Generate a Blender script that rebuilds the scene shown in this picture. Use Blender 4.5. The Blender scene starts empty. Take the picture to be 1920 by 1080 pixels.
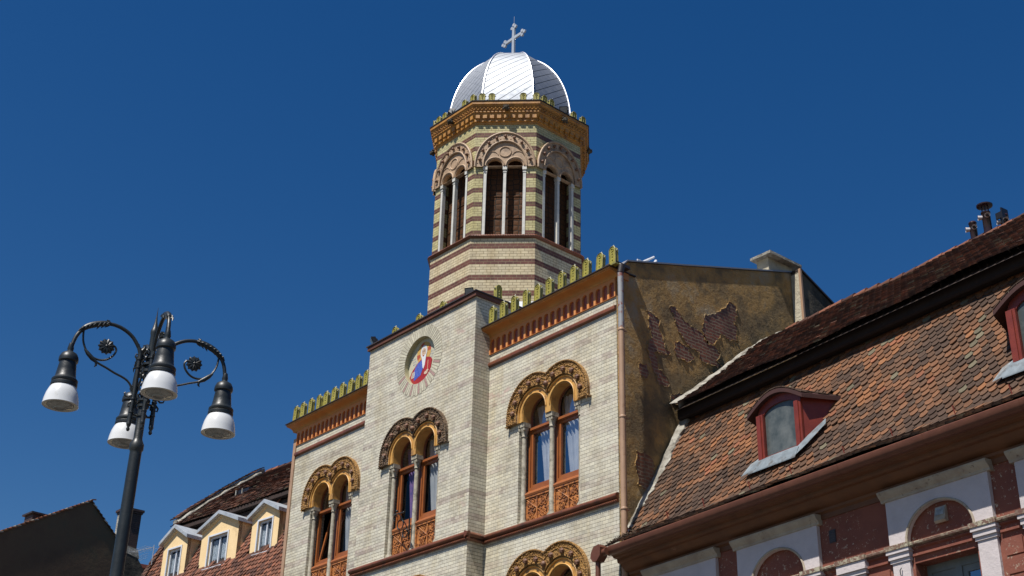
import bpy, bmesh, math, random
from mathutils import Vector, Matrix
import mathutils.noise as mnoise
from mathutils.geometry import tessellate_polygon
random.seed(7)
PI = math.pi
S = bpy.context.scene
COL = S.collection

# ------------------------------------------------------------------ camera
def make_camera():
    f, yaw, pit, roll = 2505.7, math.radians(-50.554), math.radians(26.712), math.radians(1.4246)
    F = Vector((math.sin(yaw) * math.cos(pit), math.cos(yaw) * math.cos(pit), math.sin(pit)))
    r0 = Vector((math.cos(yaw), -math.sin(yaw), 0))
    u0 = r0.cross(F)
    r = math.cos(roll) * r0 + math.sin(roll) * u0
    u = -math.sin(roll) * r0 + math.cos(roll) * u0
    cd = bpy.data.cameras.new('camera')
    cd.sensor_width = 36
    cd.lens = f / 1920 * 36
    cd.clip_start = 0.1
    cd.clip_end = 5000
    c = bpy.data.objects.new('camera', cd)
    m = Matrix(((r.x, u.x, -F.x), (r.y, u.y, -F.y), (r.z, u.z, -F.z))).to_4x4()
    m.translation = Vector((0, 0, 1.65))
    c.matrix_world = m
    COL.objects.link(c)
    S.camera = c
make_camera()

# ------------------------------------------------------------------ sky and sun
SUN = Vector((0.15, -1.0, 1.75)).normalized()
el = math.asin(SUN.z)
az = math.atan2(SUN.x, SUN.y)
w = bpy.data.worlds.new('World')
S.world = w
w.use_nodes = True
wn = w.node_tree.nodes
sky = wn.new('ShaderNodeTexSky')
sky.sky_type = 'NISHITA'
sky.sun_disc = False
sky.sun_elevation = el
sky.sun_rotation = az
sky.altitude = 600
sky.air_density = 1.15
sky.dust_density = 0.55
sky.ozone_density = 3.0
hs = wn.new('ShaderNodeHueSaturation')
hs.inputs['Saturation'].default_value = 1.38
hs.inputs['Hue'].default_value = 0.508
w.node_tree.links.new(sky.outputs[0], hs.inputs['Color'])
w.node_tree.links.new(hs.outputs[0], wn['Background'].inputs[0])
wn['Background'].inputs[1].default_value = 0.057
sd = bpy.data.lights.new('sun', 'SUN')
sd.energy = 4.9
sd.angle = math.radians(0.53)
sd.color = (1.0, 0.955, 0.89)
so = bpy.data.objects.new('sun', sd)
so.rotation_euler = SUN.to_track_quat('Z', 'Y').to_euler()
so.location = (0, -20, 40)
COL.objects.link(so)
S.view_settings.view_transform = 'Standard'
S.view_settings.look = 'None'
S.view_settings.gamma = 1
S.view_settings.exposure = 0.4

# ------------------------------------------------------------------ node helpers
class NT:
    def __init__(s, name):
        s.m = bpy.data.materials.new(name)
        s.m.use_nodes = True
        s.t = s.m.node_tree
        s.n = s.t.nodes
        s.b = s.n['Principled BSDF']
    def new(s, k, **kw):
        x = s.n.new(k)
        for a, v in kw.items():
            setattr(x, a, v)
        return x
    def link(s, a, b):
        s.t.links.new(a, b)
    def math(s, op, a, b=None, c=None):
        x = s.new('ShaderNodeMath', operation=op)
        for i, v in enumerate((a, b, c)):
            if v is None: continue
            if isinstance(v, (int, float)): x.inputs[i].default_value = v
            else: s.link(v, x.inputs[i])
        return x.outputs[0]
    def noise(s, scale, detail=4, rough=0.55, vec=None, dist=0.0):
        x = s.new('ShaderNodeTexNoise')
        x.inputs['Scale'].default_value = scale
        x.inputs['Detail'].default_value = detail
        x.inputs['Roughness'].default_value = rough
        x.inputs['Distortion'].default_value = dist
        if vec is None: vec = s.obj()
        s.link(vec, x.inputs['Vector'])
        return x.outputs['Fac']
    def obj(s):
        if not hasattr(s, '_g'):
            s._g = s.new('ShaderNodeTexCoord').outputs['Object']
        return s._g
    def uv(s):
        if not hasattr(s, '_u'):
            s._u = s.new('ShaderNodeUVMap', uv_map='UVMap').outputs[0]
        return s._u
    def scaled(s, vec, sc):
        x = s.new('ShaderNodeMapping')
        x.inputs['Scale'].default_value = sc
        s.link(vec, x.inputs['Vector'])
        return x.outputs[0]
    def ramp(s, fac, pts):
        x = s.new('ShaderNodeValToRGB')
        e = x.color_ramp.elements
        while len(e) > 1: e.remove(e[-1])
        for i, (p, c) in enumerate(pts):
            k = e[0] if i == 0 else e.new(p)
            k.position = p
            k.color = c if len(c) == 4 else (*c, 1)
        s.link(fac, x.inputs[0])
        return x.outputs[0]
    def mask(s, fac, lo, hi):
        return s.ramp(fac, [(lo, (0, 0, 0)), (hi, (1, 1, 1))])
    def mix(s, fac, a, b, mode='MIX'):
        x = s.new('ShaderNodeMix', data_type='RGBA', blend_type=mode)
        for i, v in ((0, fac), (6, a), (7, b)):
            if isinstance(v, (int, float)): x.inputs[i].default_value = v
            elif isinstance(v, tuple): x.inputs[i].default_value = (*v, 1)
            else: s.link(v, x.inputs[i])
        return x.outputs[2]
    def bump(s, h, strength=0.5, dist=0.02, prev=None):
        x = s.new('ShaderNodeBump')
        x.inputs['Strength'].default_value = strength
        x.inputs['Distance'].default_value = dist
        s.link(h, x.inputs['Height'])
        if prev is not None: s.link(prev, x.inputs['Normal'])
        s.link(x.outputs[0], s.b.inputs['Normal'])
        return x.outputs[0]
    def base(s, c):
        if isinstance(c, tuple): s.b.inputs['Base Color'].default_value = (*c, 1)
        else: s.link(c, s.b.inputs['Base Color'])
    def rough(s, r):
        if isinstance(r, (int, float)): s.b.inputs['Roughness'].default_value = r
        else: s.link(r, s.b.inputs['Roughness'])

def simple(name, c1, c2=None, scale=3.0, rough=0.7, bump=0.0, bscale=40.0, metal=0.0, dirt=None, dscale=1.2, dlo=0.5, dhi=0.72, spec=0.5, streak=False):
    t = NT(name)
    col = c1
    if c2:
        v = t.scaled(t.obj(), (1, 1, 0.25)) if streak else t.obj()
        col = t.mix(t.mask(t.noise(scale, 6, 0.6, v), 0.35, 0.65), c1, c2)
    if dirt:
        col = t.mix(t.mask(t.noise(dscale, 8, 0.65), dlo, dhi), col, dirt)
    t.base(col)
    t.rough(rough)
    t.b.inputs['Metallic'].default_value = metal
    t.b.inputs['Specular IOR Level'].default_value = spec
    if bump:
        t.bump(t.noise(bscale, 5, 0.6), bump, 0.01)
    return t.m

def brick_mat(name, ca, cb, mortar, w, h, z0=0.0, stripe=None, period=6, thick=2, stripe_amt=1.0, stain=None, msize=0.006, gloss=0.38, faded=False, wob=0):
    t = NT(name)
    off = t.new('ShaderNodeMapping')
    off.inputs['Location'].default_value = (0, -z0, 0)
    t.link(t.uv(), off.inputs['Vector'])
    if wob:
        wv = t.new('ShaderNodeTexNoise'); wv.inputs['Scale'].default_value = 5; t.link(t.obj(), wv.inputs['Vector'])
        va = t.new('ShaderNodeVectorMath', operation='SCALE'); va.inputs['Scale'].default_value = wob
        t.link(wv.outputs['Color'], va.inputs[0])
        vb = t.new('ShaderNodeVectorMath', operation='ADD'); t.link(off.outputs[0], vb.inputs[0]); t.link(va.outputs[0], vb.inputs[1])
        off = vb
    br = t.new('ShaderNodeTexBrick')
    br.inputs['Scale'].default_value = 1
    br.inputs['Brick Width'].default_value = w
    br.inputs['Row Height'].default_value = h
    br.inputs['Mortar Size'].default_value = msize
    br.inputs['Mortar Smooth'].default_value = 0.15
    br.inputs['Color1'].default_value = (*ca, 1)
    br.inputs['Color2'].default_value = (*cb, 1)
    br.inputs['Mortar'].default_value = (*mortar, 1)
    t.link(off.outputs[0], br.inputs['Vector'])
    col = br.outputs['Color']
    if faded:
        s0_ = t.new('ShaderNodeSeparateXYZ'); t.link(off.outputs[0], s0_.inputs[0])
        fr_ = t.math('FRACT', t.math('DIVIDE', s0_.outputs[1], h))
        hj = t.math('GREATER_THAN', t.math('ABSOLUTE', t.math('SUBTRACT', fr_, 0.5)), 0.5 - msize * 1.15 / h)
        hj = t.math('MULTIPLY', hj, t.math('ADD', 0.35, t.math('MULTIPLY', t.noise(2.5, 5, 0.7), 0.8)))
        col = t.mix(hj, col, (0.085, 0.070, 0.045))
    # a second brick lookup gives bricks of another tone
    sep = t.new('ShaderNodeSeparateXYZ')
    t.link(off.outputs[0], sep.inputs[0])
    row = t.math('FLOOR', t.math('DIVIDE', sep.outputs[1], h))
    cell = t.math('FLOOR', t.math('DIVIDE', t.math('ADD', sep.outputs[0], t.math('MULTIPLY', t.math('FLOORED_MODULO', row, 2.0), w * 0.5)), w))
    cmb = t.new('ShaderNodeCombineXYZ')
    t.link(cell, cmb.inputs[0]); t.link(row, cmb.inputs[1])
    wn_ = t.new('ShaderNodeTexWhiteNoise', noise_dimensions='2D')
    t.link(cmb.outputs[0], wn_.inputs['Vector'])
    rnd = wn_.outputs['Value']
    notm = t.math('SUBTRACT', 1.0, br.outputs['Fac'])
    col = t.mix(t.math('MULTIPLY', t.mask(rnd, 0.80, 0.98), t.math('MULTIPLY', notm, 0.55)), col, tuple(x * 0.72 for x in cb))
    big = t.noise(0.55, 5, 0.6)
    if stripe:
        m = t.math('LESS_THAN', t.math('FLOORED_MODULO', t.math('ADD', row, 0.25), float(period)), float(thick))
        if faded:
            m = t.math('MULTIPLY', m, t.mask(t.noise(0.5, 6, 0.7), 0.38, 0.66))
            m = t.math('MULTIPLY', m, t.math('ADD', 0.25, t.math('MULTIPLY', rnd, 0.9)))
        m = t.math('MULTIPLY', t.math('MULTIPLY', m, notm), stripe_amt)
        sc = t.mix(rnd, stripe, tuple(x * 0.6 for x in stripe))
        col = t.mix(m, col, sc)
    if faded:
        bn = t.noise(1.0, 5, 0.6, t.scaled(t.obj(), (0.35, 0.35, 4.5)))
        col = t.mix(t.math('MULTIPLY', t.mask(bn, 0.50, 0.66), 0.55), col, (0.66, 0.63, 0.62), 'MULTIPLY')
        rw = t.new('ShaderNodeTexWhiteNoise', noise_dimensions='1D'); t.link(row, rw.inputs['W'])
        col = t.mix(t.math('MULTIPLY', rw.outputs['Value'], 0.22), col, (0.55, 0.5, 0.42), 'MULTIPLY')
        pk = t.math('MULTIPLY', t.mask(t.noise(0.8, 6, 0.7, t.scaled(t.obj(), (1, 1, 1.8))), 0.60, 0.68), t.math('MULTIPLY', t.mask(rnd, 0.35, 0.6), 0.55))
        col = t.mix(pk, col, (0.48, 0.30, 0.27))
    if stain:
        v = t.scaled(t.obj(), (1, 1, 0.3))
        col = t.mix(t.math('MULTIPLY', t.mask(t.noise(1.6, 8, 0.7, v), 0.46, 0.70), 0.85), col, stain, 'MULTIPLY')
        if faded:
            v2 = t.scaled(t.obj(), (3.5, 3.5, 0.35))
            col = t.mix(t.math('MULTIPLY', t.mask(t.noise(1.5, 8, 0.75, v2), 0.56, 0.74), 0.6), col, (0.60, 0.50, 0.36), 'MULTIPLY')
            col = t.mix(t.math('MULTIPLY', t.mask(t.noise(0.9, 6, 0.65), 0.55, 0.7), 0.35), col, (0.66, 0.66, 0.68), 'MULTIPLY')
        col = t.mix(t.math('MULTIPLY', t.mask(t.noise(14, 6, 0.7), 0.45, 0.8), 0.5), col, tuple(x * 0.8 for x in stain), 'MULTIPLY')
    t.base(col)
    t.rough(t.math('ADD', gloss, t.math('MULTIPLY', br.outputs['Fac'], 0.5)))
    hgt = t.math('ADD', t.math('MULTIPLY', notm, 1.0), t.math('MULTIPLY', t.noise(18, 3), 0.35))
    hgt = t.math('ADD', hgt, t.math('MULTIPLY', rnd, 0.35))
    t.bump(hgt, 0.55, 0.006)
    return t.m

def tint_mat(name, rough=0.8, mult=(1, 1, 1), lichen=(0.30, 0.29, 0.20), lich=0.35, stain=(0.35, 0.3, 0.28)):
    t = NT(name)
    a = t.new('ShaderNodeAttribute', attribute_name='tint').outputs['Color']
    c = t.mix(t.math('MULTIPLY', t.mask(t.noise(30, 6, 0.7), 0.45, 0.7), 0.6), a, stain, 'MULTIPLY')
    if lich: c = t.mix(t.math('MULTIPLY', t.mask(t.noise(7, 8, 0.75), 0.60, 0.74), lich), c, lichen)
    t.base(c)
    t.rough(rough)
    t.b.inputs['Specular IOR Level'].default_value = 0.25
    t.bump(t.noise(60, 5, 0.7), 0.5, 0.006)
    return t.m

def glass_mat(name, tint=(0.80, 0.9, 1.0), refl=1.0, rough=0.02):
    t = NT(name)
    n = t.n
    n.remove(t.b)
    gl = t.new('ShaderNodeBsdfGlossy'); gl.inputs['Roughness'].default_value = rough
    gl.inputs['Color'].default_value = (*tint, 1)
    tr = t.new('ShaderNodeBsdfTransparent'); tr.inputs['Color'].default_value = (0.86, 0.89, 0.90, 1)
    fr = t.new('ShaderNodeFresnel'); fr.inputs['IOR'].default_value = 1.6
    geo = t.noise(1.4, 2, 0.5)
    bp = t.new('ShaderNodeBump'); bp.inputs['Strength'].default_value = 0.12; bp.inputs['Distance'].default_value = 0.02
    t.link(geo, bp.inputs['Height']); t.link(bp.outputs[0], gl.inputs['Normal'])
    k = t.math('MULTIPLY', t.math('ADD', fr.outputs[0], 0.06), refl)
    mx = t.new('ShaderNodeMixShader')
    t.link(k, mx.inputs[0]); t.link(tr.outputs[0], mx.inputs[1]); t.link(gl.outputs[0], mx.inputs[2])
    t.link(mx.outputs[0], n['Material Output'].inputs['Surface'])
    return t.m

# ------------------------------------------------------------------ materials
M = {}
M['brick'] = brick_mat('glazed_cream_brick', (0.70, 0.66, 0.52), (0.58, 0.55, 0.45), (0.34, 0.31, 0.235), 0.155, 0.0775, 0.02,
                       stripe=(0.50, 0.36, 0.33), period=7, thick=2, stripe_amt=0.7, stain=(0.80, 0.74, 0.62), faded=True, msize=0.0042)
M['brick_low'] = brick_mat('tower_banded_brick', (0.66, 0.57, 0.37), (0.54, 0.46, 0.30), (0.24, 0.18, 0.11), 0.19, 0.075, 16.985,
                       stripe=(0.165, 0.056, 0.034), period=6, thick=2, stain=(0.8, 0.72, 0.6), msize=0.006)
M['brick_up'] = brick_mat('tower_yellow_banded_brick', (0.56, 0.50, 0.26), (0.45, 0.41, 0.21), (0.22, 0.17, 0.09), 0.19, 0.0712, 18.717,
                       stripe=(0.15, 0.052, 0.032), period=6, thick=2, stain=(0.8, 0.76, 0.55), msize=0.006)
M['rawbrick'] = brick_mat('rough_red_brick', (0.26, 0.088, 0.042), (0.14, 0.056, 0.032), (0.24, 0.18, 0.12), 0.24, 0.08, 0, stain=(0.35, 0.28, 0.22), msize=0.014, gloss=0.6, wob=0.07)
M['darkbrick'] = brick_mat('very_dark_brick', (0.07, 0.03, 0.022), (0.04, 0.02, 0.016), (0.035, 0.03, 0.025), 0.24, 0.08, 0, stain=(0.6, 0.6, 0.6), msize=0.01, gloss=0.5)  # very dark brick of the small chimneys
M['ochre'] = simple('ochre_glazed_terracotta', (0.58, 0.33, 0.09), (0.46, 0.235, 0.055), 5, 0.5, 0.35, 30, dirt=(0.16, 0.09, 0.045), dscale=2.5, dlo=0.55, dhi=0.75)
def relief(name, c1, c2, deep):
    t = NT(name)
    v = t.new('ShaderNodeTexVoronoi', feature='F1'); v.inputs['Scale'].default_value = 21
    t.link(t.obj(), v.inputs['Vector'])
    n = t.noise(26, 5, 0.7, dist=1.5)
    h = t.math('ADD', t.math('MULTIPLY', v.outputs['Distance'], -1.0), t.math('MULTIPLY', n, 1.4))
    t.base(t.mix(t.mask(n, 0.38, 0.62), t.mix(t.mask(t.noise(1.8, 5), 0.4, 0.65), c1, c2), deep))
    t.rough(0.5)
    t.bump(h, 1.0, 0.05)
    return t.m
M['carved'] = relief('carved_ochre_terracotta', (0.60, 0.33, 0.08), (0.48, 0.255, 0.06), (0.27, 0.125, 0.03))
M['carved_dark'] = relief('weathered_carved_terracotta', (0.36, 0.21, 0.09), (0.20, 0.12, 0.06), (0.06, 0.035, 0.02))
M['boss'] = simple('brown_terracotta_boss', (0.12, 0.055, 0.028), (0.21, 0.10, 0.05), 8, 0.55, 0.6, 50, dirt=(0.4, 0.36, 0.28), dscale=1.1, dlo=0.6, dhi=0.7)
M['pinkterra'] = simple('pink_terracotta', (0.45, 0.31, 0.19), (0.34, 0.23, 0.14), 6, 0.6, 0.4, 40, dirt=(0.18, 0.12, 0.08), dscale=3)
M['string'] = simple('red_brown_glazed_terracotta', (0.13, 0.040, 0.018), (0.18, 0.060, 0.026), 4, 0.4, 0.5, 25, dirt=(0.05, 0.025, 0.018), dscale=3)
M['cornice'] = simple('orange_painted_cornice', (0.52, 0.24, 0.055), (0.44, 0.18, 0.04), 3, 0.55, 0.15, 30, dirt=(0.22, 0.10, 0.03), dscale=2, dlo=0.58, dhi=0.8)
M['tcornice'] = simple('golden_brown_terracotta', (0.46, 0.22, 0.04), (0.34, 0.15, 0.028), 5, 0.5, 0.5, 40, dirt=(0.13, 0.06, 0.025), dscale=4, dlo=0.52, dhi=0.75)
M['frieze'] = simple('red_glazed_panel', (0.34, 0.095, 0.05), (0.27, 0.07, 0.04), 4, 0.45, 0.3, 40)
M['pilaster'] = simple('orange_glazed_strip', (0.60, 0.24, 0.07), None, 4, 0.5)
M['merlon'] = simple('yellow_green_glazed_terracotta', (0.36, 0.31, 0.05), (0.22, 0.20, 0.045), 9, 0.45, 0.5, 30, dirt=(0.12, 0.12, 0.06), dscale=5, dlo=0.5, dhi=0.75)
M['finial'] = simple('grey_weathered_terracotta', (0.36, 0.37, 0.30), (0.2, 0.2, 0.15), 12, 0.7, 0.4)
M['darkmetal'] = simple('dark_sheet_metal', (0.025, 0.02, 0.02), (0.05, 0.035, 0.03), 5, 0.45, 0.1)
M['redtrim'] = simple('dark_red_brown_trim', (0.085, 0.028, 0.013), (0.12, 0.042, 0.02), 5, 0.6, 0.3)
M['stone'] = simple('grey_stone_shaft', (0.42, 0.38, 0.29), (0.27, 0.24, 0.18), 12, 0.65, 0.4, 60, dirt=(0.1, 0.09, 0.06), dscale=7, dlo=0.5, dhi=0.7)
M['palestone'] = simple('pale_grey_stone', (0.62, 0.60, 0.54), (0.50, 0.49, 0.44), 8, 0.6, 0.2)
M['wood'] = simple('chestnut_painted_wood', (0.30, 0.098, 0.027), (0.25, 0.075, 0.021), 4, 0.4, 0.15, 30)
M['glass_clear'] = glass_mat('dormer_glass', refl=0.25)
M['glass'] = glass_mat('window_glass', refl=0.3)
M['curtain'] = simple('white_net_curtain', (0.50, 0.50, 0.50), (0.38, 0.39, 0.41), 3, 0.9)
M['purple'] = simple('violet_curtain', (0.30, 0.16, 0.36), (0.12, 0.10, 0.3), 9, 0.9)
M['inside'] = simple('dark_room', (0.012, 0.013, 0.018), None, 1, 0.9)  # near-black colour stands for the lack of light behind windows
def plaster(name, cols, bump=0.8, sc=0.8):
    t = NT(name)
    a = t.noise(sc, 9, 0.62)
    b = t.noise(sc * 4.3, 8, 0.7)
    c = t.ramp(t.math('ADD', t.math('MULTIPLY', a, 0.7), t.math('MULTIPLY', b, 0.3)), [(0.36, cols[0]), (0.47, cols[1]), (0.54, cols[2]), (0.64, cols[3])])
    sp = t.mask(t.noise(22, 6, 0.75), 0.60, 0.72)
    c = t.mix(t.math('MULTIPLY', sp, 0.55), c, cols[4])
    t.base(c); t.rough(0.9); t.b.inputs['Specular IOR Level'].default_value = 0.15
    h = t.math('ADD', t.math('MULTIPLY', b, 1.0), t.math('MULTIPLY', t.noise(9, 8, 0.7), 0.6))
    t.bump(h, bump, 0.05)
    return t.m
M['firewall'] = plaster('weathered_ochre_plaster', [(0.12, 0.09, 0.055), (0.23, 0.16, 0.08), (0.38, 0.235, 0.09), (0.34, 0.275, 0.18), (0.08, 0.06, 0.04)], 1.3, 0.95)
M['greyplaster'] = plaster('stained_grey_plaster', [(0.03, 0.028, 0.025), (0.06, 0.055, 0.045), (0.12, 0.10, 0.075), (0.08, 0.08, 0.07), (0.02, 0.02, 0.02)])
M['palesmear'] = plaster('pale_lime_plaster', [(0.30, 0.26, 0.19), (0.44, 0.39, 0.29), (0.5, 0.45, 0.34), (0.4, 0.36, 0.28), (0.10, 0.09, 0.07)], 0.9, 1.5)
M['mortar'] = plaster('grey_roof_mortar', [(0.13, 0.12, 0.10), (0.27, 0.25, 0.21), (0.38, 0.36, 0.31), (0.45, 0.43, 0.38), (0.08, 0.07, 0.06)], 1.0, 2.5)
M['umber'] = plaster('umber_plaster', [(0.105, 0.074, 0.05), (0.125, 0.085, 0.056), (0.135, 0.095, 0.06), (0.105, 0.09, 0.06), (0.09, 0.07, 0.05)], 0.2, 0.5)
M['yellow'] = simple('pale_yellow_render', (0.80, 0.60, 0.33), (0.74, 0.54, 0.28), 2.5, 0.85, 0.25, 25, dirt=(0.30, 0.20, 0.10), dscale=2.0, dlo=0.62, dhi=0.85)
M['pipe_beige'] = simple('beige_painted_pipe', (0.40, 0.25, 0.155), (0.34, 0.21, 0.13), 3, 0.5, 0.1, dirt=(0.22, 0.11, 0.06), dscale=4, dlo=0.6, dhi=0.7)
M['pipe_grey'] = simple('peeling_grey_pipe', (0.25, 0.25, 0.25), (0.30, 0.30, 0.30), 4, 0.5, 0.1, dirt=(0.22, 0.08, 0.06), dscale=7, dlo=0.55, dhi=0.62)
def dome():
    t = NT('silver_dome_shingles')
    sep = t.new('ShaderNodeSeparateXYZ'); t.link(t.uv(), sep.inputs[0])
    u, v = sep.outputs[0], sep.outputs[1]
    l1 = t.math('FRACT', t.math('DIVIDE', t.math('ADD', u, t.math('MULTIPLY', v, 1.25)), 0.30))
    l2 = t.math('FRACT', t.math('DIVIDE', t.math('SUBTRACT', u, t.math('MULTIPLY', v, 1.25)), 0.30))
    m1 = t.math('LESS_THAN', l1, 0.05); m2 = t.math('LESS_THAN', l2, 0.10)
    ln = t.math('MAXIMUM', t.math('MULTIPLY', m1, 0.35), m2)
    t.base(t.mix(t.math('MULTIPLY', ln, 0.85), t.mix(t.noise(3, 4), (0.38, 0.40, 0.43), (0.28, 0.30, 0.33)), (0.02, 0.026, 0.032)))
    t.b.inputs['Metallic'].default_value = 1.0
    t.rough(t.math('ADD', 0.56, t.math('MULTIPLY', t.noise(5, 5), 0.14)))
    h = t.math('ADD', t.math('MULTIPLY', l2, 0.8), t.math('MULTIPLY', t.noise(6, 3), 0.5))
    t.bump(h, 0.35, 0.02)
    return t.m
M['dome'] = dome()
M['silver'] = simple('bright_seam_metal', (0.80, 0.81, 0.83), None, 1, 0.38, metal=1.0)
M['crossmetal'] = simple('grey_painted_metal', (0.50, 0.53, 0.56), (0.42, 0.45, 0.48), 5, 0.45, metal=0.3)
M['zinc'] = simple('weathered_zinc', (0.52, 0.55, 0.57), (0.38, 0.41, 0.44), 5, 0.5, 0.15, 20, metal=0.35, dirt=(0.16, 0.13, 0.10), dscale=3, dlo=0.6, dhi=0.8)
M['roofmetal'] = simple('standing_seam_roof', (0.30, 0.30, 0.31), None, 1, 0.5, metal=0.6)
M['tile'] = tint_mat('clay_plain_tile')
M['oldtile'] = tint_mat('mossy_clay_tile', lichen=(0.26, 0.20, 0.12), lich=0.4, stain=(0.25, 0.2, 0.18))
M['voussoir'] = tint_mat('glazed_voussoir_brick', 0.4, lich=0)
M['mosaic'] = tint_mat('painted_mosaic', 0.5, lich=0, stain=(0.75, 0.72, 0.7))
M['underroof'] = simple('dark_roof_boards', (0.035, 0.018, 0.012), (0.02, 0.012, 0.01), 6, 0.9, 0.4)
M['shadehood'] = simple('shade_dark_oxblood_board', (0.055, 0.016, 0.012), (0.04, 0.012, 0.01), 6, 0.8, 0.3)  # oxblood darkened to carry the shade under the hood tiles
M['lead'] = simple('oxidised_lead', (0.20, 0.235, 0.255), (0.13, 0.155, 0.17), 7, 0.6, 0.3, 20, dirt=(0.08, 0.07, 0.06), dscale=5, dlo=0.52, dhi=0.7)
M['shadewood'] = simple('shade_black_soffit_boards', (0.016, 0.009, 0.007), (0.01, 0.006, 0.005), 6, 0.95, 0.3)  # near black: shade below the upper eaves put into the board colour
M['rednice'] = simple('oxblood_paint', (0.20, 0.032, 0.017), (0.15, 0.023, 0.014), 6, 0.45, 0.2, 40)
M['redcornice'] = simple('brown_red_painted_boards', (0.15, 0.056, 0.017), (0.10, 0.036, 0.012), 2.5, 0.6, 0.35, 12, dirt=(0.27, 0.15, 0.09), dscale=3, dlo=0.66, dhi=0.74)
M['gutter'] = simple('red_brown_gutter_metal', (0.10, 0.032, 0.015), (0.13, 0.045, 0.022), 5, 0.5, 0.2)
def flaky(name, c1, c2, fl, lo=0.60):
    t = NT(name)
    c = t.mix(t.mask(t.noise(2.2, 6, 0.65), 0.4, 0.65), c1, c2)
    f = t.math('MULTIPLY', t.mask(t.noise(15, 7, 0.78), lo - .02, lo + 0.02), t.mask(t.noise(1.4, 3, 0.5), 0.38, 0.58))
    c = t.mix(f, c, fl)
    t.base(c); t.rough(0.85)
    t.bump(t.math('ADD', t.noise(16, 7, 0.7), t.math('MULTIPLY', f, -0.6)), 0.45, 0.02)
    return t.m
M['redwall'] = flaky('flaking_oxblood_render', (0.22, 0.070, 0.042), (0.17, 0.052, 0.033), (0.55, 0.45, 0.33))
M['ledge'] = flaky('lichen_stained_ledge', (0.17, 0.095, 0.065), (0.13, 0.06, 0.045), (0.38, 0.35, 0.25), 0.50)
M['whitewall'] = flaky('dirty_white_render', (0.56, 0.50, 0.49), (0.49, 0.44, 0.43), (0.36, 0.27, 0.22), 0.66)
M['creamtrim'] = flaky('stained_cream_render', (0.42, 0.36, 0.27), (0.30, 0.24, 0.18), (0.2, 0.14, 0.1), 0.6)
M['whiteframe'] = simple('white_window_paint', (0.66, 0.68, 0.72), (0.55, 0.58, 0.62), 6, 0.5)
M['greyframe'] = simple('blue_grey_window_paint', (0.17, 0.19, 0.185), (0.13, 0.15, 0.15), 6, 0.5)
M['frosted'] = simple('dusty_dormer_pane', (0.050, 0.062, 0.062), (0.075, 0.088, 0.086), 2.2, 0.35, dirt=(0.16, 0.17, 0.16), dscale=1.7)
M['lace'] = simple('lace_curtain', (0.62, 0.66, 0.70), (0.20, 0.24, 0.29), 38, 0.9)
M['iron'] = simple('black_painted_iron', (0.010, 0.013, 0.014), (0.018, 0.023, 0.024), 6, 0.42, 0.2, 30, dirt=(0.04, 0.042, 0.038), dscale=4, dlo=0.55, dhi=0.8)
M['globe'] = simple('opal_white_enamel', (0.66, 0.67, 0.67), (0.60, 0.61, 0.61), 4, 0.2, dirt=(0.42, 0.40, 0.34), dscale=6, dlo=0.62, dhi=0.8)
M['globe_in'] = simple('aged_reflector', (0.62, 0.60, 0.50), (0.55, 0.52, 0.42), 5, 0.35)
M['lens'] = simple('ribbed_lens', (0.40, 0.40, 0.36), (0.22, 0.22, 0.20), 9, 0.15, 0.6, 30)
M['flue'] = simple('dark_glazed_flue', (0.022, 0.010, 0.012), (0.04, 0.018, 0.02), 6, 0.25)
M['flue_rim'] = simple('pale_flue_rim', (0.45, 0.42, 0.42), None, 6, 0.4)
M['black'] = simple('black_lamp_housing', (0.012, 0.012, 0.014), None, 1, 0.35)
M['paving'] = simple('stone_paving', (0.075, 0.068, 0.06), (0.06, 0.055, 0.05), 0.6, 0.85, 0.3, 8)
def leaded():
    t = NT('dark_leaded_glass')
    v = t.new('ShaderNodeTexVoronoi', feature='DISTANCE_TO_EDGE'); v.inputs['Scale'].default_value = 6.5; v.inputs['Randomness'].default_value = 0.35
    t.link(t.uv(), v.inputs['Vector'])
    e = t.mask(v.outputs['Distance'], 0.04, 0.09)
    t.base(t.mix(e, (0.02, 0.018, 0.014), t.mix(t.noise(3, 3), (0.12, 0.05, 0.02), (0.05, 0.024, 0.012))))
    t.rough(0.6); t.b.inputs['Specular IOR Level'].default_value = 0.1
    t.bump(v.outputs['Distance'], 0.6, 0.03)
    return t.m
M['leaded'] = leaded()

# ------------------------------------------------------------------ geometry helpers
class Fr:
    def __init__(s, o, ang=0.0, V=None):
        s.o = Vector(o)
        s.U = Vector((math.cos(ang), math.sin(ang), 0))
        s.V = V or Vector((-math.sin(ang), math.cos(ang), 0))
    def p(s, a, b, z):
        return s.o + s.U * a + s.V * b + Vector((0, 0, z))
WORLD = Fr((0, 0, 0))

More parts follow.
